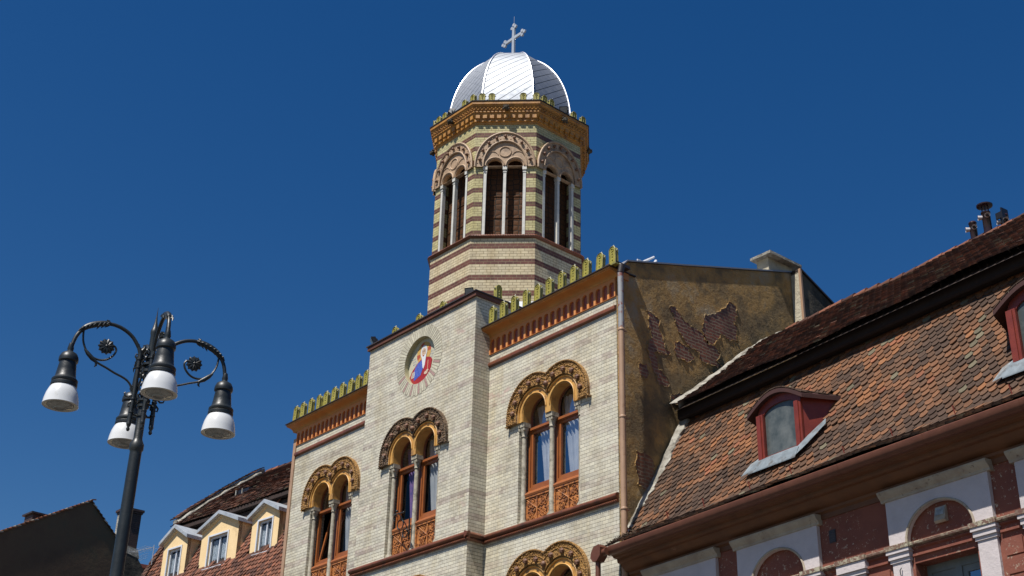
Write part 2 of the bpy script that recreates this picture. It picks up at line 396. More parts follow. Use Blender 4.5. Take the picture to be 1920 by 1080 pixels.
class MB:
    def __init__(s):
        s.v = []; s.f = []; s.c = []; s.mi = []; s.slot = 0; s.tint = None
    def face(s, pts):
        i = len(s.v)
        s.v += [Vector(p) for p in pts]
        s.f.append(tuple(range(i, i + len(pts)))); s.c.append(s.tint); s.mi.append(s.slot)
    def idx(s, pts, faces):
        i = len(s.v)
        s.v += [Vector(p) for p in pts]
        for f in faces:
            s.f.append(tuple(i + k for k in f)); s.c.append(s.tint); s.mi.append(s.slot)
    def box(s, fr, a0, a1, b0, b1, z0, z1):
        P = [fr.p(a, b, z) for z in (z0, z1) for b in (b0, b1) for a in (a0, a1)]
        s.idx(P, [(0, 1, 5, 4), (2, 6, 7, 3), (0, 4, 6, 2), (1, 3, 7, 5), (4, 5, 7, 6), (0, 2, 3, 1)])
        return s
    def prism(s, fr, poly, b0, b1, holes=(), front=True, back=True, side=True):
        loops = [poly] + list(holes)
        pts = [p for l in loops for p in l]
        tris = tessellate_polygon([[Vector((x, z, 0)) for x, z in l] for l in loops])
        for bb, on in ((b0, front), (b1, back)):
            if on: s.idx([fr.p(x, bb, z) for x, z in pts], [tuple(t) for t in tris])
        if side:
            for l in loops:
                n = len(l)
                s.idx([fr.p(x, b0, z) for x, z in l] + [fr.p(x, b1, z) for x, z in l],
                      [(i, (i + 1) % n, n + (i + 1) % n, n + i) for i in range(n)])
        return s
    def prism_bz(s, fr, poly, a0, a1):
        # polygon in the depth/height plane, extruded along the facade
        g = Fr(fr.o); g.U = fr.V; g.V = fr.U
        s.prism(g, poly, a0, a1)
        return s
    def sweep(s, fr, prof, a0, a1, caps=True):
        n = len(prof)
        s.idx([fr.p(a0, b, z) for b, z in prof] + [fr.p(a1, b, z) for b, z in prof],
              [(i, i + 1, n + i + 1, n + i) for i in range(n - 1)])
        if caps:
            tr = tessellate_polygon([[Vector((b, z, 0)) for b, z in prof]])
            for a in (a0, a1):
                s.idx([fr.p(a, b, z) for b, z in prof], [tuple(t) for t in tr])
        return s
    def tube(s, pts, r, n=8, cap=True):
        pts = [Vector(p) for p in pts]
        m = len(pts)
        rr = r if isinstance(r, (list, tuple)) else [r] * m
        P = []
        up = None
        for i, p in enumerate(pts):
            t = (pts[min(i + 1, m - 1)] - pts[max(i - 1, 0)]).normalized()
            if up is None:
                up = Vector((0, 0, 1)) if abs(t.z) < 0.9 else Vector((1, 0, 0))
            x = t.cross(up).normalized(); y = x.cross(t).normalized(); up = y
            for k in range(n):
                a = 2 * PI * k / n
                P.append(p + (x * math.cos(a) + y * math.sin(a)) * rr[i])
        F = [(i * n + k, i * n + (k + 1) % n, (i + 1) * n + (k + 1) % n, (i + 1) * n + k) for i in range(m - 1) for k in range(n)]
        if cap: F += [tuple(range(n)), tuple(range((m - 1) * n, m * n))]
        s.idx(P, F)
        return s
    def lathe(s, c, prof, n=24, ph=0.0, arc=2 * PI):
        c = Vector(c)
        P = []
        for r, z in prof:
            for k in range(n):
                a = ph + 2 * PI * k / n
                P.append(c + Vector((r * math.cos(a), r * math.sin(a), z)))
        s.idx(P, [(i * n + k, i * n + (k + 1) % n, (i + 1) * n + (k + 1) % n, (i + 1) * n + k) for i in range(len(prof) - 1) for k in range(n)])
        return s
    def ball(s, c, r, sq=(1, 1, 1), n=10):
        c = Vector(c)
        P = []; m = max(4, n // 2)
        for i in range(m + 1):
            th = PI * i / m
            for k in range(n):
                a = 2 * PI * k / n
                P.append(c + Vector((r * sq[0] * math.sin(th) * math.cos(a), r * sq[1] * math.sin(th) * math.sin(a), r * sq[2] * math.cos(th))))
        s.idx(P, [(i * n + k, i * n + (k + 1) % n, (i + 1) * n + (k + 1) % n, (i + 1) * n + k) for i in range(m) for k in range(n)])
        return s
    def build(s, name, mats, parent=None, smooth=None, bevel=0):
        me = bpy.data.meshes.new(name)
        me.from_pydata([tuple(v) for v in s.v], [], s.f)
        if not isinstance(mats, (list, tuple)): mats = [mats]
        for m in mats: me.materials.append(M[m])
        if len(mats) > 1: me.polygons.foreach_set('material_index', s.mi)
        if any(c is not None for c in s.c):
            at = me.color_attributes.new('tint', 'FLOAT_COLOR', 'CORNER')
            for p in me.polygons:
                c = s.c[p.index] or (0.5, 0.5, 0.5)
                for li in p.loop_indices: at.data[li].color = (*c, 1)
        uv = me.uv_layers.new(name='UVMap')
        for p in me.polygons:
            n = p.normal
            if abs(n.z) > 0.75:
                t = Vector((1, 0, 0)); w_ = Vector((0, 1, 0))
            else:
                t = Vector((-n.y, n.x, 0)).normalized()
                if t.x < -0.05 or (abs(t.x) <= 0.05 and t.y < 0): t = -t
                w_ = Vector((0, 0, 1))
            for li in p.loop_indices:
                co = me.vertices[me.loops[li].vertex_index].co
                uv.data[li].uv = (co.dot(t), co.dot(w_))
        bm = bmesh.new(); bm.from_mesh(me)
        bmesh.ops.remove_doubles(bm, verts=bm.verts, dist=0.0003)
        bmesh.ops.recalc_face_normals(bm, faces=bm.faces)
        bm.to_mesh(me); bm.free()
        if smooth:
            me.polygons.foreach_set('use_smooth', [True] * len(me.polygons))
            me.set_sharp_from_angle(angle=math.radians(smooth))
        o = bpy.data.objects.new(name, me)
        COL.objects.link(o)
        if parent is not None:
            o.parent = parent
            if parent.type == 'EMPTY' and parent.parent is None:
                o.matrix_parent_inverse = Matrix.Translation(-parent.location)
        return o

def thing(name, label, cat, loc, group=None):
    o = bpy.data.objects.new(name, None)
    COL.objects.link(o)
    o.empty_display_size = 0.3
    o.location = loc
    o['label'] = label; o['category'] = cat
    if group: o['group'] = group
    return o
def structure(o):
    o['kind'] = 'structure'
    return o
def copy_obj(o, parent, loc=None, rot=None):
    c = o.copy(); COL.objects.link(c)
    c.parent = parent
    c.matrix_parent_inverse = o.matrix_parent_inverse.copy()
    if loc is not None: c.location = loc
    if rot is not None: c.rotation_euler = rot
    for ch in list(o.children):
        d = ch.copy(); COL.objects.link(d); d.parent = c; d.matrix_parent_inverse = Matrix.Identity(4)
    return c
def arc(cx, cz, r, a0, a1, n, rz=None):
    rz = rz or r
    return [(cx + r * math.cos(a0 + (a1 - a0) * i / n), cz + rz * math.sin(a0 + (a1 - a0) * i / n)) for i in range(n + 1)]

# ------------------------------------------------------------------ ground
g = MB(); g.face([(-400, -400, 0), (400, -400, 0), (400, 400, 0), (-400, 400, 0)])
structure(g.build('ground', 'paving'))

# ================================================================== CHURCH
church = thing('church', 'cream brick church with striped octagonal tower and silver dome', 'church', (-24.8, 18, 0))
FW = Fr((0, 18.0, 0))       # wings
FB = Fr((0, 17.52, 0))      # projecting centre bay
ZS = 12.53                  # arch centres of the paired windows
HW = 0.46
def eff(ang, R, inner):      # radius clipped at the axis between the two arches
    c = math.cos(ang) * inner
    return min(R, HW / c) if c > 1e-6 else R
def strip_pts(cx, cz, R, zb, inner, n=18):
    # from outer foot up and over to the foot at the shared axis; inner=+1: axis is on +x side
    pts = []
    out = -inner
    pts.append((cx + out * R, zb))
    for i in range(n + 1):
        a = PI * i / n
        dx = -math.cos(a) * inner          # starts on the outer side
        dz = math.sin(a)
        R2 = min(R, HW / dx / inner) if dx * inner > 1e-6 else R
        pts.append((cx + dx * R2, cz + dz * R2))
    pts.append((cx + inner * min(R, HW), zb))
    return pts
def arch_band(mb, fr, x0, cz, zb, r1, r2, b0, b1, n=18):
    for s in (-1, 1):
        cx = x0 + s * HW
        A = strip_pts(cx, cz, r1, zb, -s, n); B = strip_pts(cx, cz, r2, zb, -s, n)
        m = len(A)
        for i in range(m - 1):
            q = [A[i], A[i + 1], B[i + 1], B[i]]
            if abs(A[i][0] - B[i][0]) + abs(A[i][1] - B[i][1]) + abs(A[i + 1][0] - B[i + 1][0]) + abs(A[i + 1][1] - B[i + 1][1]) < 1e-4: continue
            mb.face([fr.p(x, b0, z) for x, z in q])
            for P in (A, B):
                mb.face([fr.p(P[i][0], b0, P[i][1]), fr.p(P[i + 1][0], b0, P[i + 1][1]), fr.p(P[i + 1][0], b1, P[i + 1][1]), fr.p(P[i][0], b1, P[i][1])])
        for k in (0, m - 1):
            mb.face([fr.p(A[k][0], b0, A[k][1]), fr.p(B[k][0], b0, B[k][1]), fr.p(B[k][0], b1, B[k][1]), fr.p(A[k][0], b1, A[k][1])])

def pair_outline(x0, cz, R, zb, n=18):
    L = strip_pts(x0 - HW, cz, R, zb, 1, n)[:-1]
    Rr = strip_pts(x0 + HW, cz, R, zb, -1, n)[:-1]
    L = [p for p in L if p[0] < x0 - 1e-3]
    Rr = [p for p in Rr if p[0] > x0 + 1e-3]
    zv = cz + math.sqrt(R * R - HW * HW)
    return L + [(x0, zv)] + Rr[::-1]

def window_hole(x0, dz):
    top = pair_outline(x0, ZS + dz, 0.545, 12.36 + dz)
    return [(x0 - 1.0, 10.03 + dz)] + top + [(x0 + 1.0, 10.03 + dz)]

def church_window(fr, x0, dz, hoodmat, open_left=False, purple=False, curtains=(True, True)):
    zc = ZS + dz; zb = 12.36 + dz
    m = MB(); arch_band(m, fr, x0, zc, zb, 0.37, 0.56, -0.035, 0.19)
    win = m.build('window', 'ochre', church, smooth=40)
    # roll moulding between hood and arch
    m = MB()
    for s in (-1, 1):
        P = strip_pts(x0 + s * HW, zc, 0.40, zb, -s, 20)[:-1]
        m.tube([fr.p(x, -0.045, z) for x, z in P], 0.018, 6)
        P = strip_pts(x0 + s * HW, zc, 0.52, zb, -s, 20)
        P = [p for p in P[:-1] if (p[0] - x0) * s > 0.02]
        m.tube([fr.p(x, -0.05, z) for x, z in P], 0.022, 6)
    m.build('arch_moulding', 'ochre', win, smooth=60)
    m = MB(); arch_band(m, fr, x0, zc, zb, 0.56, 0.85, -0.095, 0.03, 24)
    m.build('hood', hoodmat, win, smooth=40)
    m = MB(); rnd = random.Random(int(x0 * 10))
    out = pair_outline(x0, zc, 0.845, zb, 26)
    m.tube([fr.p(x, -0.10, z) for x, z in out], 0.026, 6)
    inn = pair_outline(x0, zc, 0.735, zb, 26)
    m.tube([fr.p(x, -0.10, z) for x, z in inn], 0.013, 5)
    # rope beads along the rim and leaf beads over the ground of the hood
    for j in range(len(out) - 1):
        (xa, za), (xb, zb_) = out[j], out[j + 1]
        L = math.hypot(xb - xa, zb_ - za); k = max(1, int(L / 0.05))
        for q in range(k):
            t = (q + .5) / k
            m.ball(fr.p(xa + (xb - xa) * t, -0.118, za + (zb_ - za) * t), 0.022, n=6)
    for s in (-1, 1):
        cx = x0 + s * HW
        for i in range(120):
            a = rnd.uniform(0, PI); R = rnd.choice([rnd.uniform(0.59, 0.71), rnd.uniform(0.76, 0.82)])
            x = cx + math.cos(a) * R; z = zc + math.sin(a) * R
            if (x - x0) * s < 0.015: continue
            m.ball(fr.p(x, -0.095, z), rnd.uniform(0.014, 0.026), n=6)
        for i in range(8):
            z = zb + rnd.uniform(0.0, 0.17)
            for R in (0.62, 0.68, 0.79):
                m.ball(fr.p(cx + s * (R + rnd.uniform(-.02, .02)), -0.095, z), rnd.uniform(0.014, 0.022), n=6)
        # little finial hanging at the foot of the hood
        m.tube([fr.p(cx + s * 0.845, -0.10, zb + 0.02), fr.p(cx + s * 0.845, -0.10, zb - 0.09)], [0.022, 0.006], 6)
        m.box(fr, min(cx + s * 0.84, cx + s * 0.9), max(cx + s * 0.84, cx + s * 0.9), -0.11, 0.0, zb - 0.03, zb + 0.0)
    m.build('hood_relief', hoodmat, win, smooth=50)
    k = 0
    for s in (-1, 1):
        cx = x0 + s * HW
        for a in (0.10, 0.50, 0.93, 1.40, 1.92):
            ang = a if s > 0 else PI - a
            if abs(math.cos(ang) * 0.66 + s * HW) < 0.06: continue
            m = MB(); c = fr.p(cx + math.cos(ang) * 0.655, -0.105, zc + math.sin(ang) * 0.655)
            m.ball(c, 0.062, n=10)
            for q in range(5):
                b = q * 2 * PI / 5
                m.ball(c + fr.U * 0.04 * math.cos(b) - fr.V * 0.03 + Vector((0, 0, 0.04 * math.sin(b))), 0.024, n=6)
            m.build('boss', 'boss', win, smooth=50); k += 1
    m = MB()
    c = fr.p(x0, -0.10, zc + 0.48)
    m.ball(c, 0.07, n=10); m.build('boss', 'boss', win, smooth=50)
    # columns with capitals
    for dx in (-0.93, 0.0, 0.93):
        m = MB(); b = 0.10
        c = fr.p(x0 + dx, b, 0)
        m.lathe(c, [(0.0, 10.03 + dz), (0.10, 10.03 + dz), (0.10, 10.08 + dz), (0.07, 10.13 + dz), (0.058, 10.16 + dz), (0.055, 12.03 + dz),
                    (0.075, 12.05 + dz), (0.06, 12.08 + dz), (0.07, 12.14 + dz), (0.10, 12.24 + dz), (0.10, 12.26 + dz)], 14)
        m.box(fr, x0 + dx - 0.11, x0 + dx + 0.11, b - 0.11, b + 0.09, 12.26 + dz, 12.36 + dz)
        for q in (-1, 1):
            m.lathe(fr.p(x0 + dx + q * 0.075, b - 0.08, 0), [(0, 12.17 + dz), (0.03, 12.18 + dz), (0.035, 12.215 + dz), (0.0, 12.25 + dz)], 8)
        m.build('column', 'stone', win, smooth=40)
    # joinery, glass, curtain, panel for each light
    for s in (-1, 1):
        cx = x0 + s * HW
        za, zt = 10.80 + dz, 12.20 + dz
        R = 0.45
        outer = [(cx - R, za)] + arc(cx, zc, R, PI, 0, 18) + [(cx + R, za)]
        lo = [(cx - R + .075, za + .075), (cx - R + .075, zt - .02), (cx + R - .075, zt - .02), (cx + R - .075, za + .075)]
        up = [(cx - R + .06, zt + .07)] + arc(cx, zc, R - .06, PI, 0, 16) + [(cx + R - .06, zt + .07)]
        m = MB(); m.prism(fr, outer, 0.20, 0.27, [lo, up])
        m.box(fr, cx - R + .02, cx + R - .02, 0.175, 0.21, zt, zt + .05)
        if not (open_left and s < 0):
            i1, i2 = R - .078, R - .135
            l2 = [(cx - i1, za + .078), (cx - i1, zt - .023), (cx + i1, zt - .023), (cx + i1, za + .078)]
            l3 = [(cx - i2, za + .135), (cx - i2, zt - .08), (cx + i2, zt - .08), (cx + i2, za + .135)]
            m.prism(fr, l2, 0.225, 0.285, [l3])
        m.build('window_frame', 'wood', win)
        if open_left and s < 0:
            m = MB()      # tilted-in sash
            i1, i2 = R - .08, R - .135
            T = Fr(fr.o); T.U = fr.U; T.V = fr.V
            z0, z1 = za + .08, zt - .03
            def P(x, z, d=0): return fr.p(x, 0.26 + (z - z0) * 0.20 + d, z)
            for (xa, xb, z_a, z_b) in ((cx - i1, cx - i2, z0, z1), (cx + i2, cx + i1, z0, z1), (cx - i1, cx + i1, z0, z0 + .055), (cx - i1, cx + i1, z1 - .055, z1)):
                v = [P(xa, z_a), P(xb, z_a), P(xb, z_b), P(xa, z_b), P(xa, z_a, .05), P(xb, z_a, .05), P(xb, z_b, .05), P(xa, z_b, .05)]
                m.idx(v, [(0, 1, 2, 3), (4, 5, 6, 7), (0, 1, 5, 4), (1, 2, 6, 5), (2, 3, 7, 6), (3, 0, 4, 7)])
            m.build('sash', 'wood', win)
            m = MB(); m.face([P(cx - i2, z0 + .05, .02), P(cx + i2, z0 + .05, .02), P(cx + i2, z1 - .05, .02), P(cx - i2, z1 - .05, .02)])
            m.build('pane', 'glass', win)
        else:
            m = MB(); m.face([fr.p(cx - R + .09, .26, za + .1), fr.p(cx + R - .09, .26, za + .1), fr.p(cx + R - .09, .26, zt - .03), fr.p(cx - R + .09, .26, zt - .03)])
            m.build('pane', 'glass', win)
        m = MB(); u2 = [(cx - R + .05, zt + .06)] + arc(cx, zc, R - .05, PI, 0, 16) + [(cx + R - .05, zt + .06)]
        m.face([fr.p(x, .245, z) for x, z in u2]); m.build('pane', 'glass', win)
        if curtains[0 if s < 0 else 1]:
            m = MB(); n = 40
            z0, z1 = za + .02, zc + .25
            lft = s < 0
            def cx_of(t, z):   # a curtain gathered towards one side at the bottom
                h = (z - z0) / (z1 - z0)
                a0 = cx - 0.36 + (0.30 * (1 - h) ** 0.7 if lft else 0.22 * (1 - h) ** 1.2)
                a1 = cx + 0.40 - 0.05 * (1 - h)
                return a0 + (a1 - a0) * t
            rows = 7; V = []
            for j in range(rows + 1):
                z = z0 + (z1 - z0) * j / rows
                for i in range(n + 1):
                    t = i / n
                    V.append(fr.p(cx_of(t, z), 0.36 + 0.032 * math.sin(t * 34 + j * 0.35 * math.sin(t * 5)) + 0.012 * math.sin(t * 79), z))
            m.idx(V, [(j * (n + 1) + i, j * (n + 1) + i + 1, (j + 1) * (n + 1) + i + 1, (j + 1) * (n + 1) + i) for j in range(rows) for i in range(n)])
            m.build('curtain', 'purple' if (purple and lft) else 'curtain', win, smooth=80)
        # sloping sill
        xa, xb = (x0 - 0.98, x0 - 0.03) if s < 0 else (x0 + 0.03, x0 + 0.98)
        m = MB(); m.sweep(fr, [(0.10, 10.66 + dz), (0.085, 10.70 + dz), (0.10, 10.73 + dz), (0.205, 10.81 + dz), (0.34, 10.81 + dz), (0.34, 10.66 + dz), (0.10, 10.66 + dz)], xa, xb)
        m.build('sill', 'wood', win)
        # terracotta relief panel
        m = MB(); a0, a1, z0, z1 = xa + .02, xb - .02, 10.03 + dz, 10.66 + dz
        m.box(fr, a0, a1, 0.145, 0.34, z0, z1)
        w_ = 0.045
        for r in ((a0, a1, z0, z0 + w_), (a0, a1, z1 - w_, z1)): m.box(fr, r[0], r[1], 0.11, 0.15, r[2], r[3])
        for r in ((a0, a0 + w_), (a1 - w_, a1)): m.box(fr, r[0], r[1], 0.1105, 0.15, z0 + w_, z1 - w_)
        pc, pz = (a0 + a1) / 2, (z0 + z1) / 2
        m.box(fr, pc - .018, pc + .018, 0.118, 0.15, z0 + w_, z1 - w_)
        dxp, dzp = (a1 - a0 - 2 * w_) / 4, (z1 - z0 - 2 * w_) / 4
        for qx in (-1, 1):
            for qz in (-1, 1):
                c = (pc + qx * dxp, pz + qz * dzp)
                m.tube([fr.p(x, .135, z) for x, z in arc(c[0], c[1], .075, 0, 2 * PI, 12)], .014, 5, cap=False)
                for k4 in range(4):
                    a = k4 * PI / 2 + PI / 4
                    m.tube([fr.p(x, .135, z) for x, z in arc(c[0] + .085 * math.cos(a), c[1] + .085 * math.sin(a), .048, 0, 2 * PI, 8)], .011, 5, cap=False)
                m.ball(fr.p(c[0], .13, c[1]), .024, n=6)
        for q in (-1, 1):
            m.tube([fr.p(pc + q * (a1 - a0 - 2 * w_) / 2 * .95, .14, z0 + w_), fr.p(pc, .13, pz), fr.p(pc + q * (a1 - a0 - 2 * w_) / 2 * .95, .14, z1 - w_)], .014, 5)
        m.build('relief_panel', 'carved_panel', win, smooth=40)
    return win
M['carved_panel'] = simple('orange_carved_panel', (0.48, 0.19, 0.05), (0.38, 0.13, 0.035), 5, 0.5, 0.9, 26, dirt=(0.14, 0.05, 0.02), dscale=11, dlo=0.46, dhi=0.6)

# facade walls -----------------------------------------------------
XR, XI, XBL, XL = -18.36, -22.62, -27.06, -31.2
XC = (-20.50, -24.80, -29.12)
m = MB(); m.prism(FW, [(XI, 0), (XI, 14.40), (XR, 14.40), (XR, 0)], 0, 0.45, [window_hole(XC[0], 0), window_hole(XC[0], -4.03)], back=False)
m.build('wall', 'brick', church)
m = MB(); m.prism(FB, [(XBL, 0), (XBL, 15.80), (XI, 15.80), (XI, 0)], 0, 0.45,
        [window_hole(XC[1], 0), window_hole(XC[1], -4.03), arc(-24.82, 14.84, 0.62, 0, 2 * PI, 40)[:-1]], back=False, side=False)
for (h) in (window_hole(XC[1], 0), window_hole(XC[1], -4.03)):
    n = len(h); m.idx([FB.p(x, 0, z) for x, z in h] + [FB.p(x, .45, z) for x, z in h], [(i, (i + 1) % n, n + (i + 1) % n, n + i) for i in range(n)])
for x in (XI, XBL):
    m.face([(x, 17.52, 0), (x, 18.9, 0), (x, 18.9, 15.80), (x, 17.52, 15.80)])
m.build('centre_bay_wall', 'brick', church)
m = MB(); m.prism(FW, [(XL, 0), (XL, 14.40), (XBL, 14.40), (XBL, 0)], 0, 0.45, [window_hole(XC[2], 0)], back=False)
m.build('wall', 'brick', church)
# plaster edge strip at the far left corner
m = MB(); m.box(WORLD, XL - 0.14, XL - 0.004, 17.97, 18.3, 0, 14.62); m.build('corner_strip', 'pipe_beige', church)
# near-black sheet standing for the unlit rooms
m = MB(); m.box(WORLD, XL + .02, XR - .2, 18.95, 19.0, 0.02, 14.3); m.build('dark_backing', 'inside', church)

church_window(FW, XC[0], 0, 'carved')
church_window(FW, XC[0], -4.03, 'carved', curtains=(False, True))
church_window(FB, XC[1], 0, 'carved_dark', purple=True)
church_window(FB, XC[1], -4.03, 'carved', curtains=(False, False))
church_window(FW, XC[2], 0, 'carved', open_left=True, curtains=(False, True))

# main string course (upper roll + roped lower roll), following the bay
def string_run(m, fr, a0, a1):
    m.sweep(fr, [(0, 10.04), (-0.05, 10.035), (-0.095, 10.00), (-0.105, 9.965), (-0.09, 9.93), (-0.045, 9.915), (-0.035, 9.90), (0, 9.90)], a0, a1, caps=True)
    m.tube([fr.p(a0, -0.035, 9.868), fr.p(a1, -0.035, 9.868)], 0.036, 8)
    n = int((a1 - a0) / 0.055)
    for i in range(n):
        a = a0 + (i + .5) * (a1 - a0) / n
        m.tube([fr.p(a - .02, -0.035 - .008, 9.868 + .036), fr.p(a + .0, -0.077, 9.868), fr.p(a + .02, -0.043, 9.868 - .036)], .011, 4)
m = MB(); string_run(m, FW, XI + 0.0, XR); m.build('string_course', 'string', church, smooth=50)
m = MB(); string_run(m, FB, XBL - .1, XI + .1)
fs = Fr((XI, 17.52, 0), PI / 2)            # return of the bay: runs along +Y, its V points to -X
m.sweep(Fr((XI, 17.52, 0), PI / 2), [(0, 10.04), (-0.05, 10.035), (-0.095, 10.00), (-0.104, 9.965), (-0.09, 9.93), (-0.045, 9.915), (-0.035, 9.90), (0, 9.90)], -0.1, 0.48)
m.tube([(XI + .035, 17.485, 9.868), (XI + .035, 18.0, 9.868)], 0.036, 8)
m.build('string_course', 'string', church, smooth=50)
m = MB(); string_run(m, FW, XL, XBL); m.build('string_course', 'string', church, smooth=50)

# upper wings: plain string, arcaded frieze, coved cornice
for (a0, a1, lend, rend) in ((XI, XR, 0, 0.09), (XL, XBL, 0.2, 0)):
    m = MB(); m.sweep(FW, [(0, 14.19), (-0.05, 14.185), (-0.065, 14.15), (-0.06, 14.10), (0, 14.07)], a0, a1)
    m.build('upper_string', 'string', church, smooth=40)
    n = 20; w_ = (a1 - a0) / n
    holes = []
    for i in range(n):
        c = a0 + (i + .5) * w_
        holes.append([(c - w_ * .35, 14.405)] + arc(c, 14.69, w_ * .35, PI, 0, 8) + [(c + w_ * .35, 14.405)])
    m = MB(); m.prism(FW, [(a0, 14.40), (a0, 14.86), (a1, 14.86), (a1, 14.40)], -0.035, 0.02, holes, back=False)
    m.build('frieze', 'pilaster', church)
    m = MB(); m.box(FW, a0 + .005, a1 - .005, 0.012, 0.4, 14.401, 14.86); m.build('frieze_panels', 'frieze', church)
    cove = [(0.3, 14.84), (-0.04, 14.84), (-0.05, 14.855)] + [(-0.05 - .20 * (1 - math.cos(t * PI / 16)), 14.855 + .085 * math.sin(t * PI / 16)) for t in range(1, 9)] + \
           [(-0.262, 14.945), (-0.262, 14.962), (-0.285, 14.965), (-0.285, 15.00), (0.3, 15.00)]
    m = MB(); m.sweep(FW, cove, a0 - lend, a1 + rend); m.build('cornice', 'cornice', church, smooth=35)
    m = MB(); m.box(FW, a0 - lend - (.03 if lend else 0), a1 + rend + (.03 if rend else 0), -0.315, 0.5, 15.003, 15.025); m.build('roof_edge', 'darkmetal', church)
# black gutter knot at the right end
m = MB(); m.box(WORLD, -18.42, -18.12, 17.78, 18.2, 15.03, 15.10); m.tube([(-18.5, 17.85, 15.10), (-18.25, 17.9, 15.16), (-18.12, 17.92, 15.02)], .05, 8)
m.tube([(-18.1, 17.92, 15.02), (-18.12, 17.9, 14.85)], .075, 10)
m.build('gutter_outlet', 'darkmetal', church, smooth=40)

# bay parapet trim
m = MB(); m.box(WORLD, XBL - .05, XI + .05, 17.46, 18.95, 15.80, 15.90); m.build('parapet_trim', 'redtrim', church)
m = MB(); m.box(WORLD, XBL - .08, XI + .08, 17.43, 18.98, 15.903, 15.935); m.build('parapet_cap', 'darkmetal', church)
m = MB(); m.box(WORLD, XI - .4, XI + .004, 17.516, 18.9, 15.42, 15.60); m.build('brick_band', 'redband', church) if False else None

# round niche with mosaic
m = MB(); cp = arc(-24.82, 14.84, 0.62, 0, 2 * PI, 48)
n = len(cp)
m.idx([FB.p(x, 0, z) for x, z in cp] + [FB.p(x, .135, z) for x, z in cp], [(i, i + 1, n + i + 1, n + i) for i in range(n - 1)])
niche = m.build('niche', 'palestone_cream', church, smooth=40) if False else None
M['jointmortar'] = simple('dark_joint_mortar', (0.36, 0.32, 0.24), (0.25, 0.22, 0.17), 6, 0.9)
M['cream'] = simple('cream_render', (0.42, 0.38, 0.22), (0.33, 0.31, 0.19), 5, 0.7, 0.2)
niche = m.build('niche', 'cream', church, smooth=40)
m = MB()
def disc(pts, b, tint):
    m.tint = tint
    c = [FB.p(-24.82 + x - (.05 if len(pts) != 48 else 0), b - .035, 14.84 + z) for x, z in pts]
    tr = tessellate_polygon([[Vector((x, z, 0)) for x, z in pts]])
    m.idx(c, [tuple(t) for t in tr])
def ell(cx, cz, rx, rz, n=24, a0=0, a1=2 * PI):
    return arc(cx, cz, rx, a0, a1, n, rz)[:-1]
disc(ell(0, 0, .619, .619, 48), .165, (0.52, 0.49, 0.36))
for i in range(24):   # halo of alternating gold and red
    a0, a1 = i * PI / 12, (i + 1) * PI / 12
    disc([(.05 + .16 * math.cos(a0), .24 + .16 * math.sin(a0)), (.05 + .29 * math.cos(a0), .24 + .29 * math.sin(a0)), (.05 + .29 * math.cos(a1), .24 + .29 * math.sin(a1)), (.05 + .16 * math.cos(a1), .24 + .16 * math.sin(a1))],
         .161, (0.55, 0.34, 0.10) if (i // 2) % 3 else (0.42, 0.09, 0.05))
disc(ell(.05, .24, .155, .155), .1605, (0.55, 0.36, 0.12))
disc([(-.50, -.28), (-.42, -.14), (-.2, .02), (-.02, .10), (.14, .10), (.34, .04), (.42, -.05), (.36, -.30), (.26, -.44), (.05, -.52), (-.2, -.56), (-.4, -.44)], .157, (0.32, 0.025, 0.03))
disc([(-.36, -.2), (-.18, .01), (-.02, .06), (.04, -.2), (-.04, -.34), (-.3, -.42), (-.33, -.3)], .154, (0.06, 0.10, 0.42))
for k in range(5):
    x = -.30 + k * .065
    disc([(x, -.34), (x + .012, -.34), (x + .05, .0 + k * .01), (x + .038, .0 + k * .01)], .1525, (0.16, 0.24, 0.60))
disc([(.10, -.02), (.40, -.02), (.36, -.26), (.12, -.28)], .154, (0.38, 0.03, 0.035))
disc([(.24, -.02), (.26, -.02), (.25, -.27), (.235, -.27)], .1525, (0.55, 0.42, 0.25))
disc(ell(.05, .27, .135, .17), .1575, (0.60, 0.62, 0.64))      # hair
disc(ell(.05, .25, .085, .12), .1545, (0.58, 0.42, 0.30))       # face
disc([(-.07, .2), (-.03, .13), (.0, -.0), (.03, -.16), (.07, -.2), (.12, -.1), (.15, .08), (.17, .2), (.11, .17), (.05, .15), (-.01, .17)], .1515, (0.66, 0.68, 0.70))  # beard
disc(ell(.05, .155, .03, .02, 10), .149, (0.35, 0.12, 0.10))
for ex in (.015, .085): disc(ell(ex, .275, .02, .011, 10), .1515, (0.05, 0.04, 0.04))
for ex in (.012, .088): disc([(ex - .03, .305), (ex + .03, .305), (ex + .02, .315), (ex - .02, .315)], .1515, (0.3, 0.3, 0.32))
disc([(.04, .27), (.06, .27), (.068, .215), (.035, .215)], .1515, (0.50, 0.33, 0.22))
disc(ell(.18, -.33, .075, .045), .1525, (0.60, 0.45, 0.34))     # hand
disc(ell(.24, -.29, .05, .03), .151, (0.60, 0.45, 0.34))
for k in range(3): disc([(-.44 + k * .05, -.33), (-.41 + k * .05, -.33), (-.36 + k * .045, -.17), (-.39 + k * .045, -.17)], .153, (0.6, 0.55, 0.45))
rl = random.Random(3)
for side_x, sgn in ((-.42, 1), (.36, -1)):    # worn lettering beside the figure
    for r_ in range(3):
        for q in range(3):
            x = side_x + q * .05 + r_ * .02 * sgn; z = .16 - r_ * .075
            disc([(x, z), (x + .009, z), (x + .012, z + .045), (x + .003, z + .045)], .1605, (0.2, 0.26, 0.45))
            if rl.random() < .6: disc([(x, z + .02), (x + .03, z + .02), (x + .03, z + .028), (x, z + .028)], .160, (0.2, 0.26, 0.45))
m.build('mosaic', 'mosaic', niche)
m = MB(); m.prism(FB, arc(-24.82, 14.84, .93, 0, 2 * PI, 48)[:-1], -.0025, .001, [arc(-24.82, 14.84, .622, 0, 2 * PI, 48)[:-1]], back=False, side=False)
m.build('joint_ring', 'jointmortar', niche)
m = MB()
NV = 64
